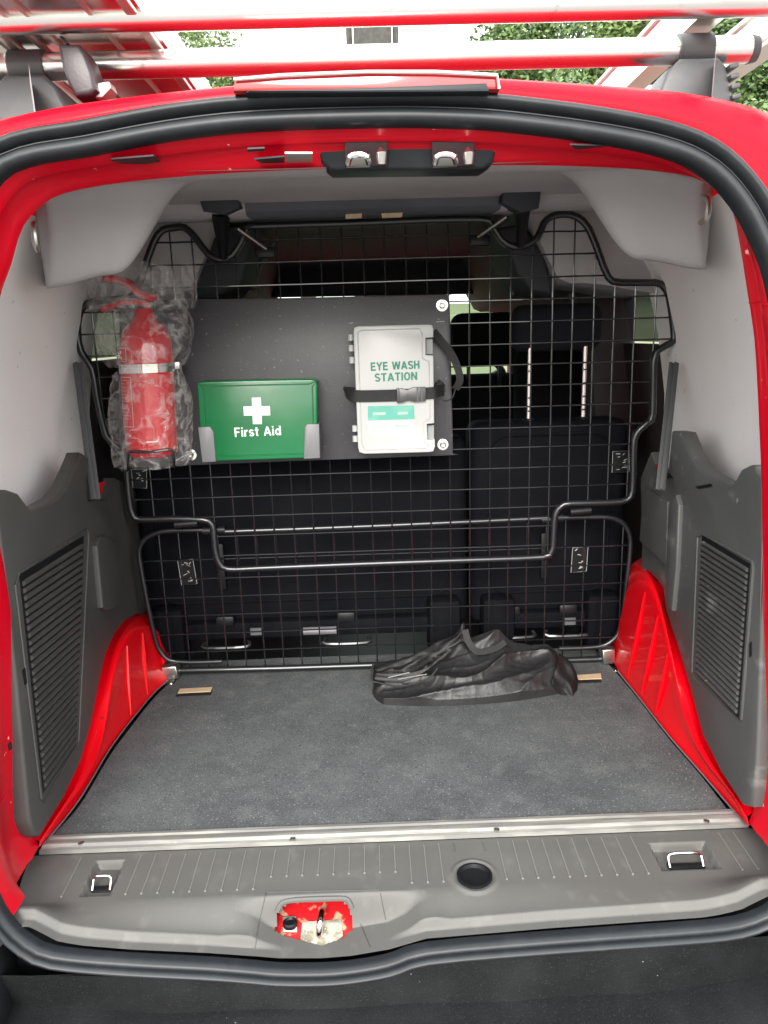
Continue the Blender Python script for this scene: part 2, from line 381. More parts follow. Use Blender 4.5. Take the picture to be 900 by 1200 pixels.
def at_angle(A, a):
    n = len(A)
    for i in range(n):
        a0, x0, z0 = A[i]; a1, x1, z1 = A[(i+1) % n]
        if i == n-1: a1 += 2*math.pi
        aa = a if a >= a0 else a+2*math.pi
        if a0 <= aa <= a1:
            # intersect the ray with the segment
            dx, dz = math.cos(a), math.sin(a); ex, ez = x1-x0, z1-z0
            den = dx*ez-dz*ex
            t = ((x0-CC[0])*ez-(z0-CC[1])*ex)/den
            return CC[0]+dx*t, CC[1]+dz*t
NA = 240
angs = [-math.pi+2*math.pi*(k+.37)/NA for k in range(NA)]
inner_s = [(p.x, p.y) for p in smoothpath([Vector((x, z, 0)) for x, z in inner], 3, True)]
IN = [at_angle(polar(inner_s), a) for a in angs]
def offs(C, d):
    n = len(C); out = []
    for i in range(n):
        x0, z0 = C[i-1]; x1, z1 = C[(i+1) % n]; tx, tz = x1-x0, z1-z0; l = math.hypot(tx, tz)
        out.append((C[i][0]+tz/l*d, C[i][1]-tx/l*d))
    return out
def lean(x, z, dy=0): return Vector((x, .09*z+dy, z))
# seal profile: (offset outward, dy)  two rubber lobes
prof = [(-.002, .012), (-.003, -.004), (.002, -.016), (.010, -.0205), (.019, -.017), (.0235, -.008), (.0265, -.0065), (.030, -.013), (.035, -.0205), (.041, -.022), (.046, -.017), (.048, -.004), (.048, .012)]
def seal_row(o_, dy):
    O = offs(IN, o_*.84); r = []
    for (x, z), (xi, zi) in zip(O, IN):
        k = 1-.38*ss(.22, .03, zi); r.append(lean(xi+(x-xi)*k, zi+(z-zi)*k, dy*(1-.35*ss(.22, .03, zi))))
    return r
bm = BM(); loft(bm, [seal_row(o_, dy) for o_, dy in prof], True)
obj('door_seal', bm, 'rubber', VAN, angle=80)
bm = BM(); tube(bm, seal_row(.0245, -.0088), .0012, 5, closed=True)
obj('seal_groove', bm, 'black_plastic', VAN)
# --- inner ring and jamb
ring = [(0, 1.100), (.20, 1.098), (.35, 1.090), (.428, 1.080), (.467, 1.068), (.506, 1.035), (.523, .983), (.536, .93), (.556, .844), (.573, .718), (.585, .62), (.601, .45), (.614, .28), (.622, .12), (.620, .06), (.6, .01), (.55, -.03), (0, -.03)]
ring = ring+[(-x-.020*ss(.5, .62, z)*ss(1.02, .93, z), z) for x, z in ring[::-1] if x > 0]
ring_s = [(p.x, p.y) for p in smoothpath([Vector((x, z, 0)) for x, z in ring], 3, True)]
RG = [at_angle(polar(ring_s), a) for a in angs]
bm = BM()
r0 = [lean(x, z, .004) for x, z in IN]; r3 = [Vector((x, .165, z)) for x, z in RG]
rows = [r0]
for t, pull in ((.15, .004), (.3, .004), (.36, -.004), (.72, -.004), (.78, .0), (1, 0)):
    rows.append([a.lerp(b, t)+Vector((-(a.x)*pull*1.5, 0, -(a.z-.54)*pull)) for a, b in zip(r0, r3)])
loft(bm, rows, True); bmesh.ops.recalc_face_normals(bm, faces=bm.faces[:])
for f in list(bm.faces):
    if f.calc_center_median().z < .035: bm.faces.remove(f)
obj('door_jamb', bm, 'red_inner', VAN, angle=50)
for zz_ in (.20, .93):
    for s_ in (-1, 1):
        a_ = math.atan2(zz_-CC[1], s_*.58); k_ = min(range(NA), key=lambda q_: abs(angs[q_]-a_))
        bm = BM(); pts = [r[k_]+Vector((-s_*.0004, -.0004, 0)) for r in rows]; tube(bm, pts, .0013, 5); obj('jamb_seam', bm, 'red_inner', VAN)
# jamb details: holes, seams and plugs
def blob(name, pts, material, dv, parent=VAN, bev=0): 
    bm = BM(); prism(bm, pts, dv, bev); return obj(name, bm, material, parent, smooth=False)
def ell(c, ax, ay, n=14): return [Vector(c)+Vector(ax)*math.cos(2*math.pi*k/n)+Vector(ay)*math.sin(2*math.pi*k/n) for k in range(n)]
# --- rear outer ring: from the seal to the body outline
body = [(hw(z), z) for z in (-.16, -.0, .2, .4, .6, .75, .85, .93, 1.0, 1.05, 1.08, 1.11, 1.13, 1.15, 1.165, 1.178)]+[(.40, 1.186), (.30, 1.194), (.17, 1.203), (0, 1.207)]
body = body+[(-x, z) for x, z in body[::-1] if x > 0]+[(-.4, -.17), (0, -.17), (.4, -.17)]
BD = [at_angle(polar(body), a) for a in angs]
OUT = [(p.x, p.z) for p in seal_row(.046, 0)]
bm = BM(); A_ = [lean(x, z, .006) for x, z in OUT]; rows = [A_]
for t, d in ((.15, -.004), (.4, .0), (.7, .012), (.9, .035), (1, .07)):
    rr = []
    for a, (bx, bz) in zip(A_, BD):
        b = Vector((bx, .09*bz, bz)); p = a.lerp(b, t); p.y += d*(.4+1.0*min(1, (b-a).length/.15)); rr.append(p)
    rows.append(rr)
loft(bm, rows, True); bmesh.ops.recalc_face_normals(bm, faces=bm.faces[:])
for f in list(bm.faces):
    c_ = f.calc_center_median()
    if c_.z < -.02: bm.faces.remove(f)
    elif c_.z < .03: f.material_index = 1
obj('rear_frame', bm, ['red_body', 'black_plastic'], VAN, angle=60)
edge = rows[-1]
# upper roof skin and sides follow the rear frame forward
bm = BM()
top = sorted([p for p in edge if p.z > 1.0], key=lambda p: p.x)
rows = []
for y, dz, sx in ((None, 0, 1), (.30, .022, 1.0), (.8, .035, 1.0), (1.5, .05, 1.0), (2.1, .05, .98), (2.55, .02, .95)):
    rows.append([Vector((p.x*sx, y if y else p.y, p.z+dz*(1 if abs(p.x) < .5 else .4))) for p in top])
loft(bm, rows); bmesh.ops.solidify(bm, geom=bm.faces[:], thickness=.012)
bmesh.ops.recalc_face_normals(bm, faces=bm.faces[:])
obj('roof', bm, 'red_body', VAN, angle=60)
for s in (-1, 1):
    side_patch('body_side', s, (.21, 1.0, -.16, 1.10), 'red_paint', VAN)
    side_patch('sliding_door', s, (1.005, 1.92, -.22, .61), 'red_paint', VAN)
    side_patch('window_header', s, (1.005, 2.3, .985, 1.10), 'red_paint', VAN)
    side_patch('door_pillar', s, (1.33, 1.78, .612, .984), 'maroon', VAN, .05)
    side_patch('window_sill', s, (1.005, 1.325, .612, .825), 'maroon', VAN, .03)
    side_patch('door_pillar', s, (1.90, 2.02, .612, .984), 'maroon', VAN, .06)
    side_patch('window', s, (1.01, 1.325, .83, .984), 'tinted_glass', VAN, .004)
    side_patch('window', s, (1.785, 1.895, .612, .984), 'tinted_glass', VAN, .004)
    side_patch('front_door', s, (1.925, 2.95, -.22, .61), 'red_paint', VAN)
    side_patch('window', s, (2.025, 2.80, .612, .984), 'tinted_glass', VAN, .004)
    side_patch('wing', s, (2.955, 3.85, -.2, .45), 'red_paint', VAN)
# floor pan and bulk under the deck
bm = BM(); box(bm, (0, 1.9, -.10), (1.5, 3.7, .04)); obj('floor_pan', bm, 'black_plastic', VAN, smooth=False)
bm = BM(); prism(bm, [Vector((-.76, 2.95, .60)), Vector((.76, 2.95, .60)), Vector((.74, 3.75, .44)), Vector((-.74, 3.75, .44))], (0, 0, -.03), .01); obj('bonnet', bm, 'red_paint', VAN)
bm = BM(); box(bm, (0, 3.82, .0), (1.55, .12, .86), bev=.04); obj('front_bumper', bm, 'red_paint', VAN)
bm = BM(); prism(bm, [Vector((-.66, 2.95, .61)), Vector((.66, 2.95, .61)), Vector((.58, 2.47, 1.11)), Vector((-.58, 2.47, 1.11))], (0, -.004, -.004)); obj('windscreen', bm, 'glass', VAN, smooth=False)
for s in (-1, 1):
    bm = BM(); tube(bm, [(s*.73, 3.0, .58), (s*.66, 2.5, 1.08), (s*.62, 2.3, 1.12)], .045, 8); obj('windscreen_pillar', bm, 'dark_roof', VAN)
    for y in (.62, 3.25):
        bm = BM(); M = Matrix.Translation((s*.72, y-.0, GZ+.31)) @ Matrix.Rotation(R(90), 4, 'Y')
        lathe(bm, [(.2, -.09), (.29, -.085), (.31, -.06), (.31, .06), (.29, .085), (.2, .09)], 28, M); W_ = obj('wheel', bm, 'tyre', VAN)
        if y > 1:
            bm = BM(); lathe(bm, [(.04, -.075), (.19, -.06), (.195, .06), (.04, .075)], 20, M); obj('rim', bm, 'alu_dull', W_)
# wheel arch wells are closed by the load floor
# --- bumper
bm = BM()
rows = [[Vector((.80*(k/40-1), -.006, at_angle(polar(inner_s), math.atan2(-.7, .80*(k/40-1)*.78))[1]-.020)) for k in range(81)]]
for p in rows[0]: p.z = min(p.z, -.045)-.0
for z, y, hwf in ((-.135, -.012, .80), (-.142, -.05, .80), (-.146, -.12, .80), (-.162, -.165, .80), (-.22, -.19, .80), (-.4, -.18, .79), (-.46, -.12, .78), (-.46, .1, .77)):
    rows.append([Vector((hwf*(k/40-1)*1.0, y+.10*abs(k/40-1)**4+.002*math.sin(k*.5), z-.008)) for k in range(81)])
loft(bm, rows); bmesh.ops.recalc_face_normals(bm, faces=bm.faces[:]); obj('rear_bumper', bm, 'bumper', VAN, angle=60)
for s in (-1, 1):
    bm = BM(); box(bm, (s*.715, -.005, -.17), (.20, .16, .27), bev=.03, seg=3); obj('bumper_corner', bm, 'bumper', VAN)
# --- brake light housing on top
bm = BM(); P_ = [PY(273, 107, .07), PY(586, 105, .07), PY(584, 86, .07), PY(430, 82, .07), PY(274, 91, .07)]
prism(bm, P_, (0, .09, .0), .004); bl = obj('brake_light_housing', bm, 'lens_red', VAN)
bm = BM(); prism(bm, [PY(287, 109, .064), PY(574, 107, .064), PY(570, 97, .064), PY(440, 102, .064), PY(290, 106, .064)], (0, .02, 0), .002); obj('gasket', bm, 'rubber', bl)
bm = BM(); tube(bm, [PY(274, 93, .066), PY(330, 88, .066), PY(430, 84, .066), PY(510, 84, .066), PY(583, 88, .066), PY(585, 104, .066)], .002, 6); obj('lens_edge', bm, 'print_paler', bl)
# --- crossmember striker trim (two latches)
bm = BM(); P_ = [PY(366, 150, .13), PY(590, 150, .13), PY(578, 190, .15), PY(566, 198, .15), PY(388, 200, .15), PY(376, 190, .15)]
prism(bm, P_, (0, .05, .0), .005); st = obj('striker_trim', bm, 'rubber', VAN)
for cx in (430, 532):
    bm = BM(); prism(bm, [PY(cx-26, 166, .126), PY(cx+24, 165, .126), PY(cx+24, 194, .144), PY(cx-26, 196, .144)], (0, .004, 0), .001); obj('recess', bm, 'maroon', st)
    bm = BM(); prism(bm, [PY(cx-24, 181, .12), PY(cx+4, 180, .12), PY(cx+4, 195, .135), PY(cx-24, 196, .135)], (0, .004, 0), .002); obj('latch_plate', bm, 'steel', st)
    bm = BM(); tube(bm, smoothpath([PY(cx-22, 192, .11), PY(cx-19, 183, .10), PY(cx-10, 181, .10), PY(cx-1, 183, .10), PY(cx+2, 191, .11)], 4), .004, 8); obj('latch_loop', bm, 'chrome', st)
    bm = BM(); tube(bm, [PY(cx+16, 174, .118), PY(cx+17, 180, .112), PY(cx+17, 192, .115)], [.003, .008, .006], 10); obj('latch_pin', bm, 'steel', st)
# crossmember fittings
for P_, mt in (([(130, 187), (180, 183), (188, 190), (150, 195), (132, 194)], 'maroon'), ([(298, 187), (333, 184), (333, 199), (316, 197)], 'rubber'), ([(668, 170), (730, 172), (722, 178), (676, 176)], 'maroon'), ([(334, 180), (366, 180), (366, 192), (335, 194)], 'alu_dull'),
               ([(785, 181), (805, 180), (808, 183), (790, 185)], 'maroon'), ([(52, 203), (66, 202), (74, 204), (60, 207)], 'maroon'), ([(290, 175), (310, 174), (310, 177), (290, 178)], 'maroon')):
    bm = BM()
    prism(bm, [PZ(x, y, 1.107) for x, y in P_], (0, 0, .002)); obj('crossmember_fitting', bm, mt, VAN, smooth=False)
for s in (-1, 1):
    for (z, y, h_) in ((.86, .13, .010), (.81, .13, .012), (.62, .10, .006), (.44, .10, .006), (.26, .10, .006)):
        xi = at_angle(polar(ring_s), math.atan2(z-.54, s))[0]
        bm = BM(); box(bm, (xi-s*.004, y, z), (.004, .006, h_*2), bev=.001); obj('jamb_hole', bm, 'black_plastic', VAN, smooth=False)
# --- headliner over the load bay
bm = BM(); rows = []
ys = [.155, .20, .27, .33, .35, .36, .37, .38, .39, .40, .41, .42, .43, .45, .5, .58, .66, .72, .78]
for y in ys:
    r_ = []
    hx = .401*(1+y)+.016*ss(.38, .44, y)
    for k in range(97):
        u = k/48-1; x = hx*u; ax = abs(x)
        side = ss(.30+.44*max(0, y-.4), .455+.42*max(0, y-.4), ax)
        zt = 1.100+.03*ss(.16, .5, y)+.015*ss(.5, .7, y)-.02*ss(.8, 1, abs(u))
        zt += 0
        drop = .150*side*ss(.345, .435, y)*(1-.12*ss(.5, 1, y))
        r_.append(Vector((x, y+.02*side*0, zt-drop+(.012*ss(.16, .5, y)))))
    r_ = [Vector((r_[0].x-.004, y, r_[0].z+.16))]+r_+[Vector((r_[-1].x+.004, y, r_[-1].z+.16))]
    rows.append(r_)
loft(bm, rows); bmesh.ops.recalc_face_normals(bm, faces=bm.faces[:]); obj('headliner', bm, 'headliner', VAN, angle=75)
for P_ in ((42, 277), (822, 246)):
    bm = BM(); c = PY(*P_, .33); 
    tube(bm, smoothpath([c+Vector((0, 0, .02)), c+Vector((.004, -.015, .012)), c+Vector((.004, -.015, -.012)), c+Vector((0, 0, -.02))], 4), .005, 8)
    obj('hanging_hook', bm, 'steel', VAN)
# dark cab ceiling (over the seats)
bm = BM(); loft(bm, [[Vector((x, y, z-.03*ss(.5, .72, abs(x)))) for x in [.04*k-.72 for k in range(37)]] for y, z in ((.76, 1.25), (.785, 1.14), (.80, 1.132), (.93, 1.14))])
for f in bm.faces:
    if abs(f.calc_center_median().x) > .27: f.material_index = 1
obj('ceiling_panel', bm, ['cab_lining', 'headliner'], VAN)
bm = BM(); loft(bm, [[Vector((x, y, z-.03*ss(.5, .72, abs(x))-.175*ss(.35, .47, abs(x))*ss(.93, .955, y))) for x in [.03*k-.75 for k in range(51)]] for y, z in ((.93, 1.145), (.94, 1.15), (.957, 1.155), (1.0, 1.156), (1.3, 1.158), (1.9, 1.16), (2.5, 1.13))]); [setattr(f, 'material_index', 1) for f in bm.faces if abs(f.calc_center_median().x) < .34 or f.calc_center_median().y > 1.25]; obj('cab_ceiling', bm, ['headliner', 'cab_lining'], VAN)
bm = BM(); prism(bm, [PY(405, 251, .72), PY(424, 250, .72), PY(424, 255, .72), PY(405, 256, .72)], (0, .01, 0)); obj('ceiling_slot', bm, 'wood_block', VAN)
bm = BM(); prism(bm, [PY(447, 250, .72), PY(472, 249, .72), PY(471, 254, .72), PY(448, 255, .72)], (0, .01, 0)); obj('ceiling_slot', bm, 'wood_block', VAN)
# --- white side panels (load bay walls)
for s in (-1, 1):
    bm = BM(); rows = []
    for z in [.40+.03*i for i in range(24)]:
        xr = abs(at_angle(polar(ring_s), math.atan2(z-.54, s))[0])
        zz = min(z, 1.09)
        row = []
        for y, t in ((.165, 0), (.19, .10), (.24, .28), (.32, .50), (.45, .72), (.6, .86), (.8, .96), (1.0, 1.0)):
            xf = min(.745, hw(z)-.035)-.02*ss(.95, 1.1, z)
            row.append(Vector((s*(xr+(xf-xr)*t), y, z)))
        rows.append(row)
    loft(bm, rows); bmesh.ops.recalc_face_normals(bm, faces=bm.faces[:]); obj('side_lining', bm, 'white_panel', VAN, angle=60)
# --- grey lower trim panels with louvres
def side_plane(s, off=0.): return (s, .07, 0) if s > 0 else (s, .07, 0)
def TP(px, py, s, off=0.):       # s*x - .07*y = .5895 + off
    return PN(px, py, (s, -.07, 0), .5895+off)
trimL = [(-6, 573), (10, 574), (22, 578), (31, 590), (37, 597), (52, 592), (68, 583), (78, 570), (86, 552), (95, 530), (104, 535), (108, 548), (116, 586), (130, 585), (136, 560), (170, 580), (200, 790), (185, 730), (176, 719), (160, 720), (147, 728), (134, 745), (124, 768), (117, 800), (107, 850), (95, 893), (75, 935), (47, 981), (41, 979), (35, 960), (20, 800), (6, 670)]
trimR = [(893, 545), (878, 545), (868, 550), (860, 565), (851, 568), (836, 560), (818, 548), (808, 530), (799, 507), (787, 505), (782, 560), (774, 565), (762, 530), (750, 560), (752, 640), (750, 680), (757, 668), (766, 676), (777, 690), (780, 716), (794, 758), (809, 809), (823, 862), (845, 906), (870, 944), (880, 946), (886, 900), (888, 850), (892, 720)]
def gtrim(s, P_, mt):
    bm = BM(); pts = [TP(x, y, s) for x, y in P_]
    prism(bm, pts, (s*.03, 0, 0), .006, 3)
    bmesh.ops.recalc_face_normals(bm, faces=bm.faces[:])
    return obj('side_trim', bm, mt, VAN, angle=50)
tl = gtrim(-1, trimL, 'grey_trim'); tr = gtrim(1, trimR, 'scuffed_trim')
for s, (x0t, y0t, x1t, y1t, x0b, y0b, x1b, y1b), par, mt, n in ((-1, (26, 680, 96, 636, 52, 925, 88, 873), tl, 'grey_trim', 28), (1, (824, 633, 877, 665, 817, 790, 864, 838), tr, 'scuffed_trim', 24)):
    # frame of the louvre field
    def q(u, v, off=-.001):
        x = (x0t*(1-u)+x1t*u)*(1-v)+(x0b*(1-u)+x1b*u)*v; y = (y0t*(1-u)+y1t*u)*(1-v)+(y0b*(1-u)+y1b*u)*v
        return TP(x, y, s, off)
    bm = BM(); prism(bm, [q(-.03, -.03, -.0012), q(1.03, -.03, -.0012), q(1.03, 1.01, -.0012), q(-.03, 1.01, -.0012)], (s*.002, 0, 0)); obj('louvre_recess', bm, 'black_plastic', par, smooth=False)
    bm = BM(); e = .12
    tube(bm, [q(-e, .0), q(-e, 1.02), q(-e+.08, 1.05), q(1+e*.6, 1.02), q(1+e*.9, 1.0), q(1+e*.9, -.02), q(1+e*.6, -.055), q(-e+.1, -.04)], .0022, 6, closed=True); obj('louvre_frame', bm, mt, par)
    for i in range(n):
        v0 = (i+.12)/n; v1 = (i+.80)/n
        bm = BM(); a, b, c_, d_ = q(0, v0, -.0012), q(1, v0, -.0012), q(1, v1, -.0012), q(0, v1, -.0012); o_ = Vector((-s*.0055, 0, 0)); o2 = Vector((-s*.003, 0, 0))
        V = [bm.verts.new(p) for p in (a, b, c_, d_, a.lerp(d_, .25)+o_, b.lerp(c_, .25)+o_, c_.lerp(b, .12)+o2, d_.lerp(a, .12)+o2)]
        for f in ((0, 1, 5, 4), (4, 5, 6, 7), (7, 6, 2, 3), (0, 4, 7, 3), (1, 2, 6, 5)): bm.faces.new([V[k] for k in f])
        bmesh.ops.recalc_face_normals(bm, faces=bm.faces[:])
        obj('louvre', bm, mt, par, smooth=False)
# grab lump left, ridge right
bm = BM(); prism(bm, [TP(x, y, -1, -.012) for x, y in ((114, 640), (117, 630), (125, 628), (138, 634), (146, 700), (136, 712), (126, 716), (121, 712))], (-.014, 0, 0), .005, 3); obj('side_pad', bm, 'grey_trim', tl)
bm = BM(); prism(bm, [TP(x, y, 1, -.010) for x, y in ((784, 588), (792, 580), (795, 592), (792, 665), (787, 716), (781, 712), (780, 660))], (.012, 0, 0), .004, 3); obj('side_ridge', bm, 'scuffed_trim', tr)
bm = BM(); prism(bm, [TP(x, y, 1, -.006) for x, y in ((753, 580), (760, 573), (782, 588), (780, 662), (749, 634))], (.01, 0, 0), .003, 3); obj('side_pad', bm, 'scuffed_trim', tr)
for s, P_, par in ((-1, [(27, 786), (30, 782), (32, 800), (30, 803)], tl), (1, [(878, 755), (880, 752), (880, 768), (878, 770)], tr), (1, [(815, 570), (832, 567), (834, 570), (818, 573)], tr), (-1, [(104, 587), (112, 578), (116, 586)], tl), (1, [(780, 551), (788, 560), (780, 561)], tr)):
    bm = BM(); prism(bm, [TP(x, y, s, -.002) for x, y in P_], (s*.003, 0, 0)); obj('trim_slot', bm, 'black_plastic', par, smooth=False)
for s, P_, par in ((-1, [(117, 566), (124, 564), (117, 582)], tl), (1, [(768, 545), (774, 541), (774, 560)], tr)):
    bm = BM(); prism(bm, [TP(x, y, s, -.002) for x, y in P_], (s*.003, 0, 0)); obj('belt_slot', bm, 'red_inner', par, smooth=False)
# --- seat belts hanging beside the barrier
for s, A_, B_, par in ((-1, (91, 425), (112, 585), None), (1, (790, 425), (774, 574), None)):
    for k, dx in enumerate((-3.2, 3.2)):
        bm = BM(); a = PY(A_[0]+dx*.9, A_[1], .82); b = PY(B_[0]+dx*.8, B_[1], .60)
        pts = [a.lerp(b, t) for t in (0, .25, .5, .75, 1)]
        tube(bm, pts, .0065, 8, sx=.3, upv=(0, 1, 0)); obj('seat_belt', bm, 'belt_grey', VAN)
# --- red wheel arches
def arch(s, Fp, Rp, Tp):
    bm = BM()
    n = 26
    Fw = resample(smoothpath([PZ(x, y, .003) for x, y in Fp], 4), n)
    Rw = resample(smoothpath([PN(x, y, (s, -.02, 0), .603) for x, y in Rp], 4), n)
    Tw = resample(smoothpath([TP(x, y, s, .012) for x, y in Tp], 4), n)
    rows = [Fw, [a.lerp(b, .5)+Vector((s*.004, 0, 0)) for a, b in zip(Fw, Rw)], [a.lerp(b, .93) for a, b in zip(Fw, Rw)], [b.lerp(c, .12) for b, c in zip(Rw, Tw)],
            [b.lerp(c, .55)+Vector((-s*.003, 0, .003)) for b, c in zip(Rw, Tw)], Tw, [p+Vector((s*.05, .02, .02)) for p in Tw]]
    sm = [[rows[i][k] for i in range(len(rows))] for k in range(n)]
    rows2 = [smoothpath(c, 3) for c in sm]
    loft(bm, rows2); bmesh.ops.recalc_face_normals(bm, faces=bm.faces[:])
    return obj('wheel_arch', bm, 'red_paint', VAN, angle=80), Fw, Rw
aL, FL, RL = arch(-1, [(48, 992), (90, 940), (125, 882), (150, 848), (180, 812), (200, 794), (212, 775), (222, 760)],
     [(46, 990), (75, 948), (100, 915), (120, 868), (131, 800), (140, 762), (153, 742), (170, 733), (190, 735), (205, 750)],
     [(44, 985), (75, 935), (95, 893), (107, 850), (117, 800), (124, 768), (134, 745), (147, 728), (162, 719), (185, 716)])
aR, FR, RR = arch(1, [(876, 968), (823, 906), (787, 865), (750, 818), (724, 785), (714, 765)],
     [(877, 965), (860, 932), (823, 884), (801, 833), (787, 768), (775, 715), (762, 685), (745, 680), (735, 690)],
     [(878, 955), (870, 944), (845, 906), (823, 862), (809, 809), (794, 758), (780, 716), (776, 690), (760, 666), (742, 660)])
for par, Fw, Rw in ((aL, FL, RL), (aR, FR, RR)):
    s = -1 if par == aL else 1
    for t in (13, 16, 19):
        bm = BM(); a = Fw[t]+Vector((-s*.001, 0, .0)); b = Rw[t+1]+Vector((-s*.001, 0, .0)); a = a.lerp(b, .06); b = a.lerp(b, .9)
        tube(bm, [a, a.lerp(b, .5)+Vector((s*.002, 0, 0)), b], [.001, .006, .002], 8); obj('arch_rib', bm, 'red_paint', par)
    bm = BM(); tube(bm, [p+Vector((-s*.004, 0, .003)) for p in Fw[:22]], .0016, 5); obj('floor_edge_bead', bm, 'clip_grey', VAN)
# --- load floor carpet
bm = BM()
L_ = [PZ(x, y, .0) for x, y in ((62, 978), (95, 942), (130, 884), (155, 850), (184, 814), (205, 794))]+[Vector((-.56, 1.0, 0))]
Rr = [PZ(x, y, .0) for x, y in ((858, 956), (819, 906), (783, 865), (747, 818), (721, 787))]+[Vector((.58, 1.0, 0))]
L_ = resample(smoothpath(L_, 4), 24); Rr = resample(smoothpath(Rr, 4), 24)
loft(bm, [[a.lerp(b, k/20)+Vector((0, 0, .002*noise.noise(Vector((a.lerp(b, k/20)*6))))) for k in range(21)] for a, b in zip(L_, Rr)])
bmesh.ops.recalc_face_normals(bm, faces=bm.faces[:])
obj('load_floor', bm, 'carpet', VAN)
# --- aluminium threshold
bm = BM()
ty0, ty1 = .238, .199
prf = [(ty0, -.004), (ty0, .0035), (ty0-.008, .0045), (ty0-.012, .0025), (ty0-.018, .0045), (ty0-.028, .0045), (ty0-.033, .001), (ty1, .0), (ty1, -.008)]
rows = [[Vector((-.632+(1.262)*k/30+(.010 if k == 0 else -.01 if k == 30 else 0)*((y-ty1)/.04), y, z)) for k in range(31)] for y, z in prf]
loft(bm, rows); bmesh.ops.recalc_face_normals(bm, faces=bm.faces[:]); th = obj('threshold_strip', bm, 'alu_strip', VAN, angle=25)
for px, py in ((95, 988), (343, 983), (582, 972), (828, 962)):
    c = PZ(px, py, .0045); bm = BM(); lathe(bm, [(.005, -.001), (.005, .0008), (.003, .0016), (.001, .0006)], 12, Matrix.Translation(c)); obj('screw', bm, 'steel', th)
# --- sill trim (moulded)
NX, NYs = 400, 130
Ls = [PZ(50, 1000, -.01), PZ(17, 1066, -.015)]
def sill_z(x, v):          # v 0 at the threshold .. 1 at the seal lip (rearmost)
    pass
yTop = .200
def lipz(x): 
    z = at_angle(polar(inner_s), math.atan2(-.1-.54, x*1.17))[1]
    return z
lipT = []
for x_, z_ in inner:
    if z_ < .0: lipT.append((x_, z_))
lipT.sort()
def lipf(x):
    if x <= lipT[0][0]: return lipT[0][1]
    for (a, p), (b, q_) in zip(lipT, lipT[1:]):
        if x <= b: return p+(q_-p)*(x-a)/(b-a)
    return lipT[-1][1]
recs = []
for (x0, y0, x1, y1) in ((92, 1008, 148, 1050), (776, 986, 826, 1020)):
    a = PZ(x0, y1, -.012); b = PZ(x1, y0, -.012); recs.append((a.x, b.x, min(a.y, b.y), max(a.y, b.y)))
cup = PZ(556, 1026, -.012)
def surf(x, y):
    lip = lipf(x)+.004
    # latch bay factor and shoulders
    bay = ss(-.275, -.205, x)*(1-ss(.005, .06, x))
    yc = .088-.0*bay
    edge_fade = ss(.585, .52, abs(x))
    crest = .088*1.0
    z = -.010-.004*ss(.19, .09, y)
    # drop from flat deck to the lower shelf: sloping scoop outside the bay, steep wall in it
    scoop = ss(crest, .030, y); wall = ss(.082, .062, y)
    d = scoop*(1-bay)+wall*bay
    low = lip+.012*(1-bay)
    # shoulder ridges beside the bay
    rid = max(0, 1-abs(x+.235)/.05)+max(0, 1-abs(x-.03)/.05)
    z = z*(1-d)+low*d
    z += .010*min(rid, 1)*d*ss(.0, .03, y)
    lipd = ss(.030, .020, y); z = z*(1-lipd)+(lip-.0)*lipd if y < .03 else z
    # corners rise
    z += .010*ss(.48, .58, abs(x))*d
    for a, b, c_, e_ in recs:
        t = min(ss(a, a+.008, x), 1-ss(b-.008, b, x), ss(c_, c_+.008, y), 1-ss(e_-.008, e_, y)); z -= .014*t
    r = math.hypot(x-cup.x, y-cup.y); z += .003*max(0, 1-abs(r-.036)/.006)
    return z
def onsurf(px, py, up_=0.):
    d = ray(px, py); z = .03
    while z > -.12:
        p = CAM+d*((z-CAM.z)/d.z)
        if z <= surf(p.x, min(max(.007, p.y), .2))+up_: break
        z -= .0004
    return p
pocketW = [onsurf(x, y) for x, y in ((321, 1091), (325, 1072), (336, 1060), (370, 1058), (403, 1057), (411, 1066), (414, 1088), (401, 1100), (377, 1108), (352, 1102))]
bm = BM(); G = []
for j in range(NYs+1):
    y = yTop+(.006-yTop)*j/NYs
    hx = .645-.02*ss(.2, .05, y)-.035*ss(.05, .0, y)
    G.append([bm.verts.new(Vector((hx*(2*i/NX-1), y, surf(hx*(2*i/NX-1), y)))) for i in range(NX+1)])
pk = [(p.x, p.y) for p in pocketW]
for j in range(NYs):
    for i in range(NX):
        q4 = (G[j][i], G[j+1][i], G[j+1][i+1], G[j][i+1]); c_ = sum((v.co for v in q4), Vector())/4
        if inpoly(c_.x, c_.y, pk): continue
        if math.hypot(c_.x-cup.x, c_.y-cup.y) < .029: continue
        bm.faces.new(q4)
bmesh.ops.recalc_face_normals(bm, faces=bm.faces[:])
sill = obj('sill_trim', bm, 'sill_trim', VAN, angle=35)
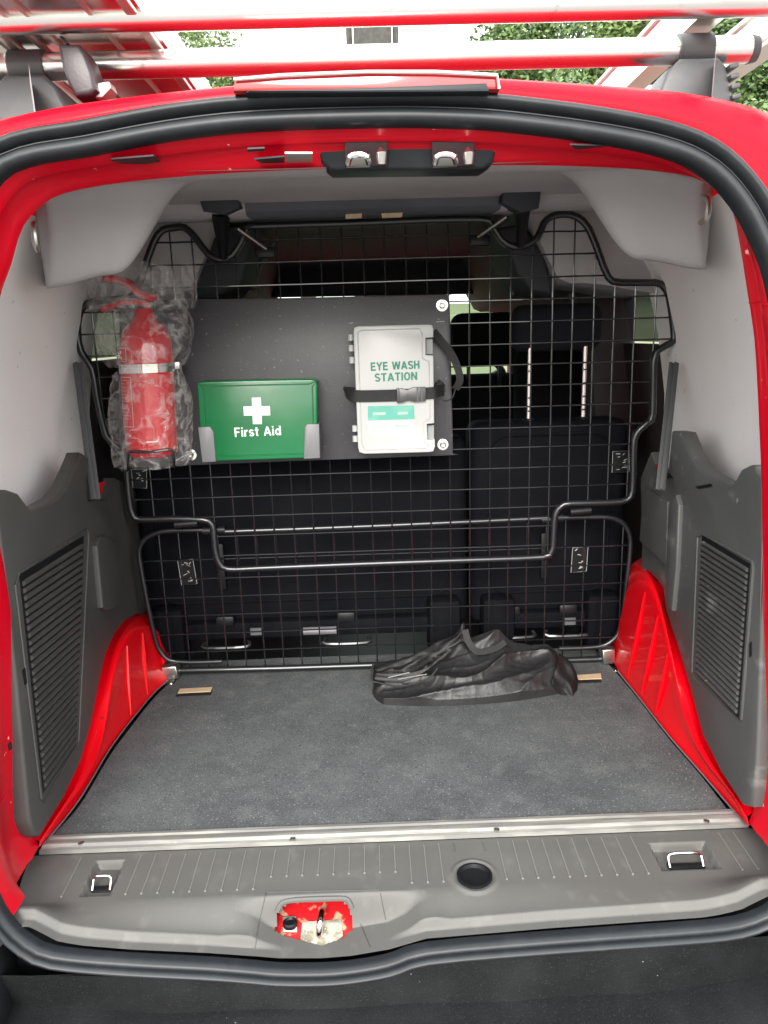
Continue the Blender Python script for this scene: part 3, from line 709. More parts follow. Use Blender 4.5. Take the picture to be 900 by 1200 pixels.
# ribs
def rib(px, y_a, y_b, slope):
    a = PZ(px, 1000, -.011); a.y = y_a; b = Vector((a.x*1.0, y_b, 0)); b.x = a.x
    bm = BM(); n = 6; pts = []
    for k in range(n+1):
        t = k/n; y = y_a+(y_b-y_a)*t; x = a.x
        pts.append(Vector((x, y, surf(x, y)+.0006)))
    tube(bm, pts, .0011, 6)
    lathe(bm, [(.0022, -.001), (.0022, .0012), (.001, .002)], 8, Matrix.Translation(pts[-1]))
    obj('rib', bm, 'sill_trim', sill)
X0 = -.52
k = 0
x = -.555
while x < .60:
    if not any(a-.012 < x < b+.012 for a, b, *_ in recs) and abs(x-cup.x) > .048:
        yb = .125 if -.23 < x < .02 else .098
        a = Vector((x, 0, 0)); bm = BM(); pts = [Vector((x, y, surf(x, y)+.0004)) for y in [.190-(.190-yb)*t/6 for t in range(7)]]
        tube(bm, pts, .0011, 6); lathe(bm, [(.0022, -.001), (.0022, .0012), (.001, .002)], 8, Matrix.Translation(pts[-1])); obj('rib', bm, 'rib_grey', sill)
    elif abs(x-cup.x) <= .048 and abs(x-cup.x) > .01:
        bm = BM(); pts = [Vector((x, y, surf(x, y)+.0004)) for y in (.190, .175, .165)]; tube(bm, pts, .0011, 6); obj('rib', bm, 'sill_trim', sill)
    x += .0262
# cup plug
bm = BM(); lathe(bm, [(.0295, -.02), (.0295, -.006), (.026, -.006), (.024, -.012), (.001, -.013)], 32, Matrix.Translation((cup.x, cup.y, -.004))); obj('cup_plug', bm, 'black_plastic', sill)
# lashing loops
for a, b, c_, e_ in recs:
    cx = (a+b)/2; cy = c_+(e_-c_)*.36; z = -.024
    bm = BM(); box(bm, (cx, cy, z-.001), ((b-a)*.62, .014, .004), bev=.002); lp = obj('lashing_slot', bm, 'black_plastic', sill)
    bm = BM(); w2 = (b-a)*.28
    tube(bm, smoothpath([(cx-w2, cy-.004, z), (cx-w2, cy+.006, z+.012), (cx-w2*.8, cy+.008, z+.017), (cx, cy+.008, z+.018), (cx+w2*.8, cy+.008, z+.017), (cx+w2, cy+.006, z+.012), (cx+w2, cy-.004, z)], 3), .0026, 8); obj('lashing_loop', bm, 'chrome', lp)
# latch pocket: red plate, zinc plate, loop, button
def slopez(p): return -.055-.35*(.09-p.y)
def onw(px, py, up_=0.):
    p = PZ(px, py, -.05)
    for _ in range(4): p = PZ(px, py, slopez(p)-.010+up_)
    return p
big = []
for x, y in ((321, 1091), (325, 1072), (336, 1060), (370, 1058), (403, 1057), (411, 1066), (415, 1090), (401, 1101), (377, 1109), (352, 1103)):
    p = onw(368+(x-368)*1.22, 1082+(y-1082)*1.35); p.y = max(p.y, .016); big.append(p)
bm = BM(); prism(bm, big, (0, 0, -.004)); lk = obj('latch_well', bm, 'worn_red', VAN, smooth=False)
bm = BM(); prism(bm, [onw(x, y, .003) for x, y in ((354, 1080), (400, 1077), (402, 1096), (392, 1104), (376, 1109), (362, 1106), (352, 1100))], (0, 0, -.002), .001); obj('striker_plate', bm, 'zinc', lk)
bm = BM(); prism(bm, [onw(x, y, .004) for x, y in ((331, 1074), (347, 1073), (348, 1091), (332, 1091))], (0, 0, -.003), .001); obj('button_plate', bm, 'alu_dull', lk)
bm = BM(); c_ = onw(340, 1082, .006); lathe(bm, [(.012, -.003), (.012, .002), (.009, .004), (.007, .001), (.001, .001)], 20, Matrix.Translation(c_)); obj('release_button', bm, 'black_plastic', lk)
bm = BM(); tube(bm, smoothpath([onw(374, 1098, .002), onw(374, 1094, .014), onw(375, 1082, .030), onw(377, 1070, .020), onw(377, 1068, .002)], 4), .0055, 10); obj('striker_loop', bm, 'chrome', lk)
# rim round the pocket (raised moulding) and seams
rimp = [onsurf(x, y, .001) for x, y in ((325, 1068), (329, 1060), (336, 1056), (355, 1054), (385, 1053), (404, 1053), (409, 1057), (412, 1064))]
rimp = smoothpath(rimp, 3)
bm = BM(); tube(bm, rimp, .0045, 8); obj('pocket_rim', bm, 'sill_trim', sill)
for P_ in ([(312, 1046), (445, 1043)], [(312, 1046), (303, 1084)], [(445, 1043), (452, 1078)], [(303, 1084), (299, 1112)], [(421, 1080), (434, 1110)]):
    pts = []
    for t in range(9):
        x = P_[0][0]+(P_[1][0]-P_[0][0])*t/8; y = P_[0][1]+(P_[1][1]-P_[0][1])*t/8
        p = onsurf(x, y)
        pts.append(p+Vector((0, 0, .0003)))
    bm = BM(); tube(bm, pts, .0009, 5); obj('trim_seam', bm, 'grey_trim', sill)
# --- rear seat backs (folded upright) behind the barrier
for x0, x1, zt in ((-.66, .232, .60), (.240, .665, .635)):
    bm = BM(); c = ((x0+x1)/2, 1.06+.02, (zt+.07)/2); box(bm, (c[0], 1.075, c[2]), (x1-x0, .12, zt-.07), bev=.03, seg=4)
    sb = obj('rear_seat_back', bm, 'seat_back', VAN)
    bm = BM(); bm2 = rounded(x1-x0-.1, zt-.2, .05)
    pts = [Vector(((x0+x1)/2+a, 1.014, c[2]+.03+b)) for a, b in bm2]; tube(bm, pts, .004, 6, closed=True); obj('piping', bm, 'seat_back', sb)
    bm = BM(); box(bm, (c[0], 1.01, .09), (x1-x0-.12, .05, .05), bev=.012); obj('hinge_cover', bm, 'seat_back', sb)
    for xx in (x0+.07, x1-.07):
        bm = BM(); box(bm, (xx, 1.0, .085), (.09, .08, .16), bev=.015); obj('hinge', bm, 'seat_back', sb)
    for xx in (x0+.25*(x1-x0), x0+.62*(x1-x0)):
        bm = BM(); tube(bm, smoothpath([(xx-.06, .985, .06), (xx-.055, .97, .05), (xx+.055, .97, .05), (xx+.06, .985, .06)], 3), .006, 8); obj('release_bar', bm, 'black_tube', sb)
        bm = BM(); box(bm, (xx, .99, .12), (.05, .02, .03), bev=.006); obj('latch', bm, 'black_plastic', sb)
    for xx in ((-.44,) if x0 < 0 else (.44,)):
        bm = BM(); box(bm, (xx, 1.005, .27), (.022, .012, .13), bev=.004); obj('strap_handle', bm, 'black_plastic', sb)
for px, py, w_ in ((300, 740, 8), (458+0, 0, 0), (668, 728, 10)):
    if w_: bm = BM(); 
    else: continue
    c = PY(px, py, .968); box(bm, c, (.03, .004, .02)); obj('buckle_tag', bm, 'plastic_grey', VAN)
bm = BM(); c = PY(375, 739, .965); tube(bm, [c-Vector((.045, 0, 0)), c+Vector((.045, 0, 0))], .011, 12); obj('jack_bar', bm, 'clip_grey', VAN)
# headrests on rods
for x in (.475, -.30):
    bm = BM(); box(bm, (x, 1.08, .875), (.235, .085, .12), bev=.03, seg=4); hr = obj('rear_headrest', bm, 'seat_fabric', VAN)
    for dx in (-.073, .073):
        bm = BM(); tube(bm, [(x+dx, 1.055, .62), (x+dx, 1.05, .825)], .0055, 8); rd = obj('headrest_rod', bm, 'rod_steel', hr)
        bm = BM(); [box(bm, (x+dx, 1.048, .66+.035*i), (.008, .004, .004)) for i in range(4)]; obj('notch', bm, 'black_plastic', rd)
        bm = BM(); lathe(bm, [(.018, -.006), (.018, .004), (.012, .008)], 14, Matrix.Translation((x+dx, 1.06, .632))); obj('rod_guide', bm, 'black_plastic', hr)
# front seats
for x in (-.42, .42):
    bm = BM(); box(bm, (x, 2.05, .40), (.48, .16, .62), Matrix.Rotation(R(-10), 3, 'X'), bev=.06, seg=4); fs = obj('front_seat', bm, 'seat_fabric', VAN)
    bm = BM(); box(bm, (x, 1.98, .84), (.26, .10, .20), bev=.045, seg=4); obj('headrest', bm, 'seat_fabric', fs)
    for dx in (-.06, .06):
        bm = BM(); tube(bm, [(x+dx, 1.99, .66), (x+dx, 1.99, .78)], .007, 8); obj('headrest_post', bm, 'black_tube', fs)
bm = BM(); box(bm, (.6, 1.70, .62), (.24, .10, .40), bev=.05, seg=4); obj('front_seat_bolster', bm, 'seat_fabric', VAN)
bm = BM(); box(bm, (0, 2.75, .42), (1.45, .45, .40), bev=.08, seg=4); obj('dashboard', bm, 'black_plastic', VAN)
bm = BM(); M = Matrix.Translation((.40, 2.45, .62)) @ Matrix.Rotation(R(-62), 4, 'X')
tube(bm, [M @ Vector((.185*math.cos(2*math.pi*k/36), .185*math.sin(2*math.pi*k/36), 0)) for k in range(36)], .015, 8, closed=True)
for a in (0, 120, 240): tube(bm, [M @ Vector((0, 0, 0)), M @ Vector((.18*math.cos(R(a-30)), .18*math.sin(R(a-30)), 0))], .014, 6)
obj('steering_wheel', bm, 'black_plastic', VAN)
bm = BM(); c = PY(593, 352, 2.5); box(bm, c, (.05, .03, .03), bev=.005); obj('camera_box', bm, 'black_plastic', VAN)
bm = BM(); box(bm, (0, 2.55, 1.075), (1.2, .10, .03), bev=.01); obj('windscreen_header', bm, 'white_panel', VAN)
# dark side roof pods and pillars at y ~1.2, overhead shelf at y ~2.2
for s, P_ in ((1, [(577, 268), (612, 262), (640, 300), (648, 345), (622, 340), (606, 322), (598, 300)]), (-1, [(300, 268), (262, 264), (228, 300), (222, 350), (250, 350), (284, 332), (292, 300)])):
    bm = BM(); prism(bm, [PY(x, y, .99) for x, y in P_], (0, .25, -.0), .012, 3); obj('roof_pod', bm, 'dark_roof', VAN)
    bm = BM(); prism(bm, [PY(x, y, 1.30) for x, y in ([(672, 335), (745, 335), (745, 520), (700, 520), (690, 400)] if s > 0 else [(215, 335), (135, 335), (150, 520), (200, 520)])], (0, .08, 0), .01); obj('side_pillar', bm, 'maroon', VAN)
    bm = BM(); a = (573, 282) if s > 0 else (322, 284); b = (602, 345) if s > 0 else (288, 350); tube(bm, [PY(*a, 1.2), PY(*b, 1.2)], .005, 6); obj('pod_edge', bm, 'clip_grey', VAN)
bm = BM(); prism(bm, [PY(x, y, 2.3) for x, y in ((318, 294), (578, 290), (606, 344), (430, 347), (270, 350))], (0, .25, .02), .02, 3); obj('overhead_shelf', bm, 'dark_roof', VAN)

# ================================================================ REAR DOORS, folded back out of the picture
for s in (-1, 1):
    hinge = Vector((s*.755, .035, 0)); ang = R(168)*s
    T_ = thing('rear_door', 'red %s rear door with window, folded right back along the van side' % ('left' if s < 0 else 'right'), 'van door', (hinge.x, hinge.y, .0), 'rear doors of the van')
    wdt = .72 if s < 0 else .5
    Mr = Matrix.Translation(hinge) @ Matrix.Rotation(-ang, 4, 'Z')
    def dpan(name, x0, x1, z0, z1, mt, par, t=.04, off=0.):
        bm = BM(); box(bm, (-s*(x0+x1)/2, off, (z0+z1)/2), (x1-x0, t, z1-z0), bev=min(.012, t*.3)); bm.transform(Mr); return obj(name, bm, mt, par)
    dpan('door_panel', .02, wdt, -.08, .55, 'red_paint', T_); dpan('window_frame', .02, .10, .551, 1.08, 'red_paint', T_); dpan('window_frame', wdt-.09, wdt, .551, 1.08, 'red_paint', T_)
    dpan('window_frame', .101, wdt-.091, .99, 1.08, 'red_paint', T_); dpan('window_pane', .101, wdt-.091, .551, .989, 'tinted_glass', T_, .006); dpan('handle', wdt-.22, wdt-.06, .42, .46, 'black_plastic', T_, .02, -.03*-1)

# ================================================================ BARRIER (dog guard)
BY = .905; UY = .885
BAR = thing('cargo_barrier', 'black wire mesh load barrier across the bay behind the rear seats', 'cargo barrier', (0, BY, 0))
def fr(P_, y, r=.0075, closed=False, sm=3, name='frame_tube', mt='black_tube', par=BAR):
    pts = [PY(px, py, y) for px, py in P_]
    pts = smoothpath(pts, sm, closed) if sm > 1 else pts
    bm = BM(); tube(bm, pts, r, 10, closed=closed); return obj(name, bm, mt, par), pts
upper = [(252, 644), (250, 620), (247, 613), (238, 609), (200, 608), (164, 609), (156, 604), (152, 590), (149, 560), (148, 543), (140, 526), (124, 510), (113, 460), (108, 432), (95, 412), (91, 390), (92, 372), (98, 359), (112, 353), (135, 351), (158, 345), (168, 318), (180, 284), (190, 270), (203, 267), (217, 267), (230, 280), (244, 298), (258, 304), (272, 299), (283, 282), (289, 269), (300, 265), (400, 262), (500, 258), (565, 257), (576, 262), (588, 281), (602, 289), (617, 287), (630, 278), (637, 262), (646, 254), (660, 251), (676, 254), (690, 268), (702, 298), (713, 325), (727, 331), (767, 331), (778, 336), (784, 347), (788, 373), (790, 395), (786, 402), (772, 410), (766, 424), (765, 485), (760, 494), (750, 503), (743, 515), (742, 545), (741, 575), (735, 586), (715, 589), (669, 590), (658, 593), (651, 602), (649, 620), (648, 640), (645, 648), (636, 653), (560, 656), (420, 661), (300, 666), (267, 667), (257, 660)]
_, up_pts = fr(upper, UY, .0085, True, 2)
lower = [(252, 621), (200, 622), (180, 626), (168, 634), (163, 647), (166, 670), (174, 712), (183, 752), (190, 766), (200, 774), (225, 776), (260, 775)]
fr(lower, BY, .0065)
lowerR = [(648, 607), (700, 606), (716, 607), (730, 613), (738, 628), (738, 650), (731, 712), (726, 738), (718, 750), (700, 758), (655, 760)]
fr(lowerR, BY, .0065)
fr([(262, 623), (350, 620), (450, 616), (560, 611), (643, 607)], BY-.004, .0070, sm=1)
_, bb = fr([(198, 786), (330, 783), (450, 779), (600, 776), (710, 772)], BY-.005, .0085, sm=1)
for P_ in ([(189, 782), (206, 781), (209, 796), (190, 798)], [(706, 762), (721, 761), (722, 778), (707, 779)]):
    bm = BM(); prism(bm, [PY(x, y, BY-.03) for x, y in P_], (0, .04, 0), .004, 3); obj('pivot_clamp', bm, 'steel', BAR)
for P_ in ((198, 800), (715, 785)):
    bm = BM(); c = PY(*P_, BY-.03); box(bm, c+Vector((0, 0, .0)), (.035, .03, .018), bev=.002); fb = obj('foot_bracket', bm, 'black_plastic', BAR)
    for dx in (-.01, .01):
        bm = BM(); lathe(bm, [(.004, 0), (.004, .003), (.002, .004)], 10, Matrix.Translation(c+Vector((dx, -.016, .003))) @ Matrix.Rotation(R(90), 4, 'X')); obj('screw', bm, 'chrome', fb)
for P_ in ((243, 622, 0), (259, 621, 0), (639, 609, 0), (655, 607, 0)):
    bm = BM(); c = PY(P_[0], P_[1], BY-.002); tube(bm, [c-Vector((.011, 0, 0)), c+Vector((.011, 0, 0))], .011, 12); obj('pivot_collar', bm, 'black_plastic', BAR)
for P_ in (((205, 615), (232, 613)), ((668, 600), (692, 598))):
    bm = BM(); a = PY(*P_[0], UY-.004); b = PY(*P_[1], UY-.004); tube(bm, [a, b], .010, 10); obj('rubber_sleeve', bm, 'black_plastic', BAR)
# top clamps to the roof
for (px, py), (qx, qy), P_ in (((258, 222), (262, 300), [(228, 220), (274, 217), (281, 244), (262, 252), (238, 248)]), ((612, 210), (610, 286), [(591, 207), (637, 205), (632, 244), (612, 250), (588, 238)])):
    bm = BM(); prism(bm, [PY(x, y, .74) for x, y in P_], (0, .08, .01), .006); rb = obj('roof_clamp', bm, 'dark_roof', BAR)
    bm = BM(); tube(bm, [PY(px, py+25, .80), PY((px+qx)/2, (py+qy)/2+12, .84), PY(qx, qy+2, UY-.01)], [.022, .016, .010], 10); obj('clamp_stem', bm, 'black_plastic', rb)
    bm = BM(); s_ = 1 if px < 400 else -1
    tube(bm, [PY(qx+s_*15, qy-32, .84), PY(qx+s_*52, qy-6, .90)], .007, 8, sx=.6); obj('clamp_arm', bm, 'steel', rb)
    bm = BM(); c = PY(qx+s_*48, qy-4, .90); box(bm, c, (.05, .02, .025), bev=.006); obj('clamp_knob', bm, 'black_plastic', rb)
# wires clipped to the outlines
upoly = [(p.x, p.z) for p in up_pts]
lo_px = [(163, 640), (168, 632), (180, 625), (250, 623), (645, 607), (716, 607), (730, 613), (738, 628), (737, 650), (726, 738), (716, 752), (712, 771), (206, 785), (190, 766), (174, 712)]
lpoly = [(p.x, p.z) for p in [PY(x, y, BY) for x, y in lo_px]]
def spans(poly, val, axis):
    r = []; n = len(poly)
    for i in range(n):
        a, b = poly[i], poly[(i+1) % n]
        p, q_ = (a[axis], b[axis])
        if (p > val) != (q_ > val):
            t = (val-p)/(q_-p); r.append(a[1-axis]+(b[1-axis]-a[1-axis])*t)
    r.sort(); return [(r[i], r[i+1]) for i in range(0, len(r)-1, 2) if r[i+1]-r[i] > .02]
def wires(poly, y, x0, z0, x1, z1, rr=.0020):
    x = x0
    while x < x1:
        for a, b in spans(poly, x, 0):
            bm = BM(); tube(bm, [(x+random.uniform(-.0006, .0006), y, a), (x+random.uniform(-.0012, .0012), y+random.uniform(-.001, .001), (a+b)/2), (x, y, b)], rr, 6); obj('mesh_wire', bm, 'black_wire', BAR)
        x += .0497
    z = z0
    while z < z1:
        for a, b in spans(poly, z, 1):
            n = 5
            bm = BM(); tube(bm, [(a+(b-a)*k/n, y-.0036, z+random.uniform(-.0008, .0008)*(0 < k < n)) for k in range(n+1)], rr, 6); obj('mesh_wire', bm, 'black_wire', BAR)
        z += .0505
wires(upoly, UY+.004, -.722, .335, .76, 1.13)
wires(lpoly, BY+.003, -.622, .068, .68, .36)
# instruction stickers
def sticker(P_, y, seed, par=VAN):
    a, b, c_, d_ = [PY(x, yy, y) for x, yy in P_]
    bm = BM(); prism(bm, [a, b, c_, d_], (0, .001, 0)); s_ = obj('sticker', bm, 'black_plastic', par, smooth=False)
    rn = random.Random(seed)
    bm = BM(); o_ = Vector((0, -.0012, 0)); tube(bm, [a+o_, b+o_, c_+o_, d_+o_], .0008, 4, closed=True)
    for i in range(9):
        u, v_ = rn.uniform(.15, .75), rn.choice([.12, .2, .28, .45, .55, .62, .8, .86]); p = (a.lerp(b, u)).lerp(d_.lerp(c_, u), v_)+o_
        L1 = rn.uniform(.003, .012); tube(bm, [p, p+Vector((L1, 0, rn.uniform(-.006, .006)))], rn.uniform(.0006, .0014), 4)
    obj('sticker_marks', bm, 'print_paler', s_)
sticker([(208, 656), (226, 655), (231, 684), (213, 686)], 1.008, 1); sticker([(671, 642), (689, 641), (687, 669), (669, 671)], 1.008, 2)
sticker([(718, 529), (738, 528), (737, 553), (717, 554)], 1.008, 3); sticker([(154, 550), (172, 550), (172, 572), (156, 572)], .935, 4, BAR)
for q_ in range(26):      # grit along the floor edges and by the threshold
    rn_ = random.Random(q_); t_ = rn_.random(); side_ = rn_.choice((0, 1, 2))
    p_ = Vector((rn_.uniform(-.58, .58), rn_.uniform(.245, .27), 0)) if side_ == 0 else Vector(((-1 if side_ == 1 else 1)*(.60-.03*rn_.random()), .25+.2*t_, 0))
    bm = BM(); r_q = rn_.uniform(.0008, .0018); bmesh.ops.create_icosphere(bm, subdivisions=1, radius=r_q, matrix=Matrix.Translation(p_+Vector((0, 0, .0035)))); obj('grit', bm, 'rib_grey', VAN)
# floor slots with pale wood showing
for P_ in ([(208, 805), (249, 803), (247, 810), (206, 812)], [(672, 789), (704, 787), (705, 795), (676, 796)]):
    bm = BM(); prism(bm, [PZ(x, y+3, .0035) for x, y in P_], (0, 0, -.004)); sl_ = obj('floor_slot', bm, 'black_plastic', VAN, smooth=False)
    bm = BM(); prism(bm, [PZ(P_[0][0]+3, P_[0][1]+2, .005), PZ(P_[1][0], P_[1][1]+2, .005), PZ(P_[2][0], P_[2][1], .005), PZ(P_[3][0]+2, P_[3][1], .005)], (0, 0, -.004)); obj('wood_edge', bm, 'wood_block', sl_, smooth=False)

# ================================================================ BOARD AND THE THINGS ON IT
OY = .862
BRD = thing('mounting_board', 'dark grey plastic board bolted to the upper left of the wire barrier', 'board', PY(340, 548, OY))
bm = BM(); prism(bm, smoothpath([PY(x, y, OY) for x, y in ((140, 540), (140, 370), (142, 356), (150, 352), (340, 349), (516, 345), (524, 347), (527, 353), (529, 440), (531, 526), (529, 532), (522, 534), (330, 541), (160, 548), (146, 548))], 2, True), (0, .012, 0), .002)
obj('panel', bm, 'board', BRD)
for px, py in ((518, 358), (519, 521), (224, 533)):
    M = Matrix.Translation(PY(px, py, OY-.0005)) @ Matrix.Rotation(R(90), 4, 'X')
    bm = BM(); lathe(bm, [(.0135, -.001), (.0135, .0022), (.006, .003)], 24, M); wz = obj('washer', bm, 'chrome', BRD)
    bm = BM(); lathe(bm, [(.0075, .002), (.0072, .005), (.005, .007), (.003, .0068), (.0025, .004), (.001, .004)], 16, M); obj('bolt', bm, 'steel', wz)
for P_ in (((409, 379), (414, 378)), ((511, 377), (521, 377))):
    bm = BM(); tube(bm, [PY(*P_[0], OY-.001), PY(*P_[1], OY-.001)], .0012, 5); obj('scratch', bm, 'print_paler', BRD)
# first aid box
FY = .795
FA = thing('first_aid_box', 'green first aid box with white cross in grey clips on the dark board', 'first aid box', PY(305, 541, .83))
bm = BM(); P_ = ([PY(x, y, FY) for x, y in ((236, 534), (231, 455), (231, 449), (236, 447), (300, 445), (366, 444), (371, 446), (372, 452), (372, 530), (370, 536), (364, 537), (243, 541), (237, 539))])
prism(bm, P_, (0, .060, 0), .004, 3); obj('case', bm, 'green_box', FA)
bm = BM(); P_ = [PY(x, y, FY-.001) for x, y in ((238, 453), (366, 450), (367, 531), (243, 535))]
tube(bm, smoothpath([P_[0].lerp(P_[1], .03), P_[0].lerp(P_[1], .97), P_[1].lerp(P_[2], .03), P_[1].lerp(P_[2], .97), P_[2].lerp(P_[3], .03), P_[2].lerp(P_[3], .97), P_[3].lerp(P_[0], .03), P_[3].lerp(P_[0], .97)], 2, True), .0015, 6, closed=True); obj('lid_bead', bm, 'green_box', FA)
cx = PY(301, 481.5, FY-.0012); a = .0105; h_ = .0305; al = -.02
bm = BM(); cr_ = [(-a/1.0, h_), (a, h_), (a, a), (h_, a), (h_, -a), (a, -a), (a, -h_), (-a, -h_), (-a, -a), (-h_, -a), (-h_, a), (-a, a)]
prism(bm, [cx+Vector((p*math.cos(al)-q_*math.sin(al), 0, p*math.sin(al)+q_*math.cos(al))) for p, q_ in cr_], (0, .001, 0)); obj('white_cross', bm, 'print_white', FA, smooth=False)
text_on('First Aid', .0215, PY(302, 505.5, FY-.0008), FA, 'print_white', width=.108, tilt=.012)
for P_ in ([(232, 501), (246, 500), (250, 506), (253, 541), (237, 542)], [(357, 500), (360, 497), (374, 497), (375, 537), (356, 538)]):
    bm = BM(); prism(bm, [PY(x, y, FY-.006) for x, y in P_], (0, .064, 0), .002); obj('wall_clip', bm, 'clip_grey', BRD)
bm = BM(); tube(bm, [PY(298, 446, FY+.01), PY(304, 446, FY+.01)], .004, 8); obj('lid_catch', bm, 'green_box', FA)
# eye wash station
EY = .790
EW = thing('eye_wash_station', 'frosted white eye wash box strapped to the right end of the dark board', 'eye wash kit', PY(465, 531, .83))
bm = BM(); P_ = [(414, 389), (415, 384), (420, 382), (460, 381), (502, 380), (507, 381), (508, 386), (508, 395.5), (499, 396), (499, 416), (508, 416.5), (508.5, 455), (509, 496), (500.5, 497), (501, 515.5), (509.5, 515), (510, 523), (508, 529), (503, 530), (427, 532), (421, 530), (419.5, 524), (417, 460)]
prism(bm, [PY(x, y, EY) for x, y in P_], (0, .068, 0), .0025, 2); obj('case', bm, 'frosted', EW)
bm = BM(); tube(bm, [PY(x, y, EY-.001) for x, y in ((419, 390), (424, 387), (492, 385), (495, 392), (495, 420), (503, 424), (504, 490), (496, 495), (497, 518), (503, 521), (499, 525), (428, 527), (424, 521))], .0011, 6, closed=True); obj('lid_bead', bm, 'frosted', EW)
for P_ in ((499.5, 397, 507, 415), (501, 498, 508.5, 514)):
    bm = BM(); prism(bm, [PY(P_[0], P_[1], EY+.02), PY(P_[2], P_[1], EY+.02), PY(P_[2], P_[3], EY+.02), PY(P_[0], P_[3], EY+.02)], (0, .03, 0)); obj('catch_recess', bm, 'frost_dark', EW)
for x, y in ((411, 395.5), (411.5, 408), (412.5, 422), (416, 502), (416.5, 514)):
    bm = BM(); c_ = PY(x, y, EY+.02); tube(bm, [c_-Vector((0, 0, .007)), c_+Vector((0, 0, .007))], .007, 10); obj('hinge', bm, 'frosted', EW)
text_on('EYE WASH', .0185, PY(463, 428.5, EY-.0006), EW, 'print_green', width=.112, tilt=.015, weight=.2)
text_on('STATION', .0185, PY(464, 441.5, EY-.0006), EW, 'print_green', width=.098, tilt=.015, weight=.2)
bm = BM(); prism(bm, [PY(431, 476, EY-.0008), PY(485, 475, EY-.0008), PY(486, 491, EY-.0008), PY(431, 492.5, EY-.0008)], (0, .0006, 0)); obj('teal_label', bm, 'print_teal', EW)
bm = BM(); prism(bm, [PY(431, 494, EY-.0008), PY(485, 493, EY-.0008), PY(486, 511, EY-.0008), PY(433, 512, EY-.0008)], (0, .0006, 0)); obj('pale_label', bm, 'print_paler', EW)
for a_, b_ in (((437, 500), (452, 499.5)), ((463, 499.5), (478, 499)), ((437, 485), (452, 484.5)), ((466, 484.5), (478, 484))):
    bm = BM(); prism(bm, [PY(a_[0], a_[1]-1.6, EY-.0012), PY(b_[0], b_[1]-1.6, EY-.0012), PY(b_[0], b_[1]+1.6, EY-.0012), PY(a_[0], a_[1]+1.6, EY-.0012)], (0, .0006, 0)); obj('print_patch', bm, 'print_pale', EW)
def ribbon(name, P_, w_, mt, par, t=.002):
    bm = BM(); pts = smoothpath(P_, 4); rows = []
    for i, p in enumerate(pts):
        tt = (pts[min(i+1, len(pts)-1)]-pts[max(i-1, 0)]).normalized(); nrm = Vector((0, 1, 0)); sd_ = tt.cross(nrm); sd_ = sd_.normalized() if sd_.length > .2 else Vector((0, 0, 1))
        rows.append([p+sd_*w_/2, p-sd_*w_/2, p-sd_*w_/2+Vector((0, t, 0)), p+sd_*w_/2+Vector((0, t, 0))])
    V = loft(bm, rows, True); bm.faces.new(V[0]); bm.faces.new(V[-1][::-1]); bmesh.ops.recalc_face_normals(bm, faces=bm.faces[:]); return obj(name, bm, mt, par)
SB = thing('luggage_strap', 'black webbing strap with side release buckle round the eye wash box', 'strap', PY(465, 470, EY-.01))
ribbon('webbing', [PY(404, 461, OY-.006), PY(410, 461, EY+.02), PY(417, 464, EY-.004), PY(440, 464, EY-.005), PY(470, 463, EY-.005), PY(500, 461, EY-.005), PY(510, 460, EY-.003), PY(515, 458, EY+.03), PY(521, 457, OY-.006)], .027, 'webbing', SB)
bm = BM(); prism(bm, smoothpath([PY(x, y, EY-.013) for x, y in ((467, 456), (471, 455), (477, 457), (484, 454), (499, 453.5), (499, 470), (486, 471), (478, 469), (471, 472), (467, 471))], 1, True), (0, .012, 0), .002); bk = obj('buckle', bm, 'buckle', SB)
for x in (489, 494):
    bm = BM(); tube(bm, [PY(x, 454.5, EY-.0145), PY(x+.5, 470, EY-.0145)], .0018, 6); obj('buckle_bar', bm, 'clip_grey', bk)
bm = BM(); box(bm, PY(466.5, 463.5, EY-.009), (.006, .010, .034), bev=.002); obj('buckle_end', bm, 'buckle', bk)
for P_ in ([(403, 453), (417, 455), (418, 471), (410, 470), (404, 464)], [(509, 452), (515, 445), (520, 448), (522, 456), (518, 463), (510, 467)]):
    bm = BM(); prism(bm, [PY(x, y, OY-.014) for x, y in P_], (0, .013, 0), .003); obj('strap_fold', bm, 'webbing', SB)
ribbon('strap_tail', [PY(508, 388, EY+.02), PY(517, 399, EY+.03), PY(528, 413, EY+.03), PY(536, 430, EY+.02), PY(539, 445, EY+.02), PY(534, 456, EY+.03)], .017, 'webbing', SB, .003)
bm = BM(); tube(bm, smoothpath([PY(534, 454, EY+.03), PY(530, 466, EY+.03), PY(522, 470, EY+.03), PY(518, 468, EY+.03)], 4), .002, 6); obj('strap_loop', bm, 'webbing', SB)
# fire extinguisher
XY = .775
ctr = PY(179, 535, XY); zb = ctr.z; topc = PY(170, 384, XY)
ax = (topc-ctr); Hh = ax.length; lean_x = ax.x/ax.z
EX = thing('fire_extinguisher', 'red fire extinguisher with silver band wrapped in plastic at the left of the board', 'fire extinguisher', ctr)
Mx = Matrix.Translation(ctr) @ Matrix(((1, 0, lean_x, 0), (0, 1, 0, 0), (0, 0, 1, 0), (0, 0, 0, 1)))
r_ = .059
bm = BM(); lathe(bm, [(.01, .0), (r_*.8, .002), (r_*.97, .012), (r_, .03), (r_, .232), (r_*.96, .262), (r_*.8, .287), (r_*.5, .304), (.024, .312), (.020, .325), (.018, .335)], 40, Mx); cyl = obj('cylinder', bm, 'ext_red', EX)
bm = BM(); lathe(bm, [(r_+.0012, .192), (r_+.0030, .193), (r_+.0030, .212), (r_+.0012, .213)], 40, Mx)
obj('steel_band', bm, 'chrome', EX)
bm = BM(); box(bm, Mx @ Vector((.0, .03, .205)), (.135, .02, .016), bev=.002); obj('band_bracket', bm, 'steel', EX)
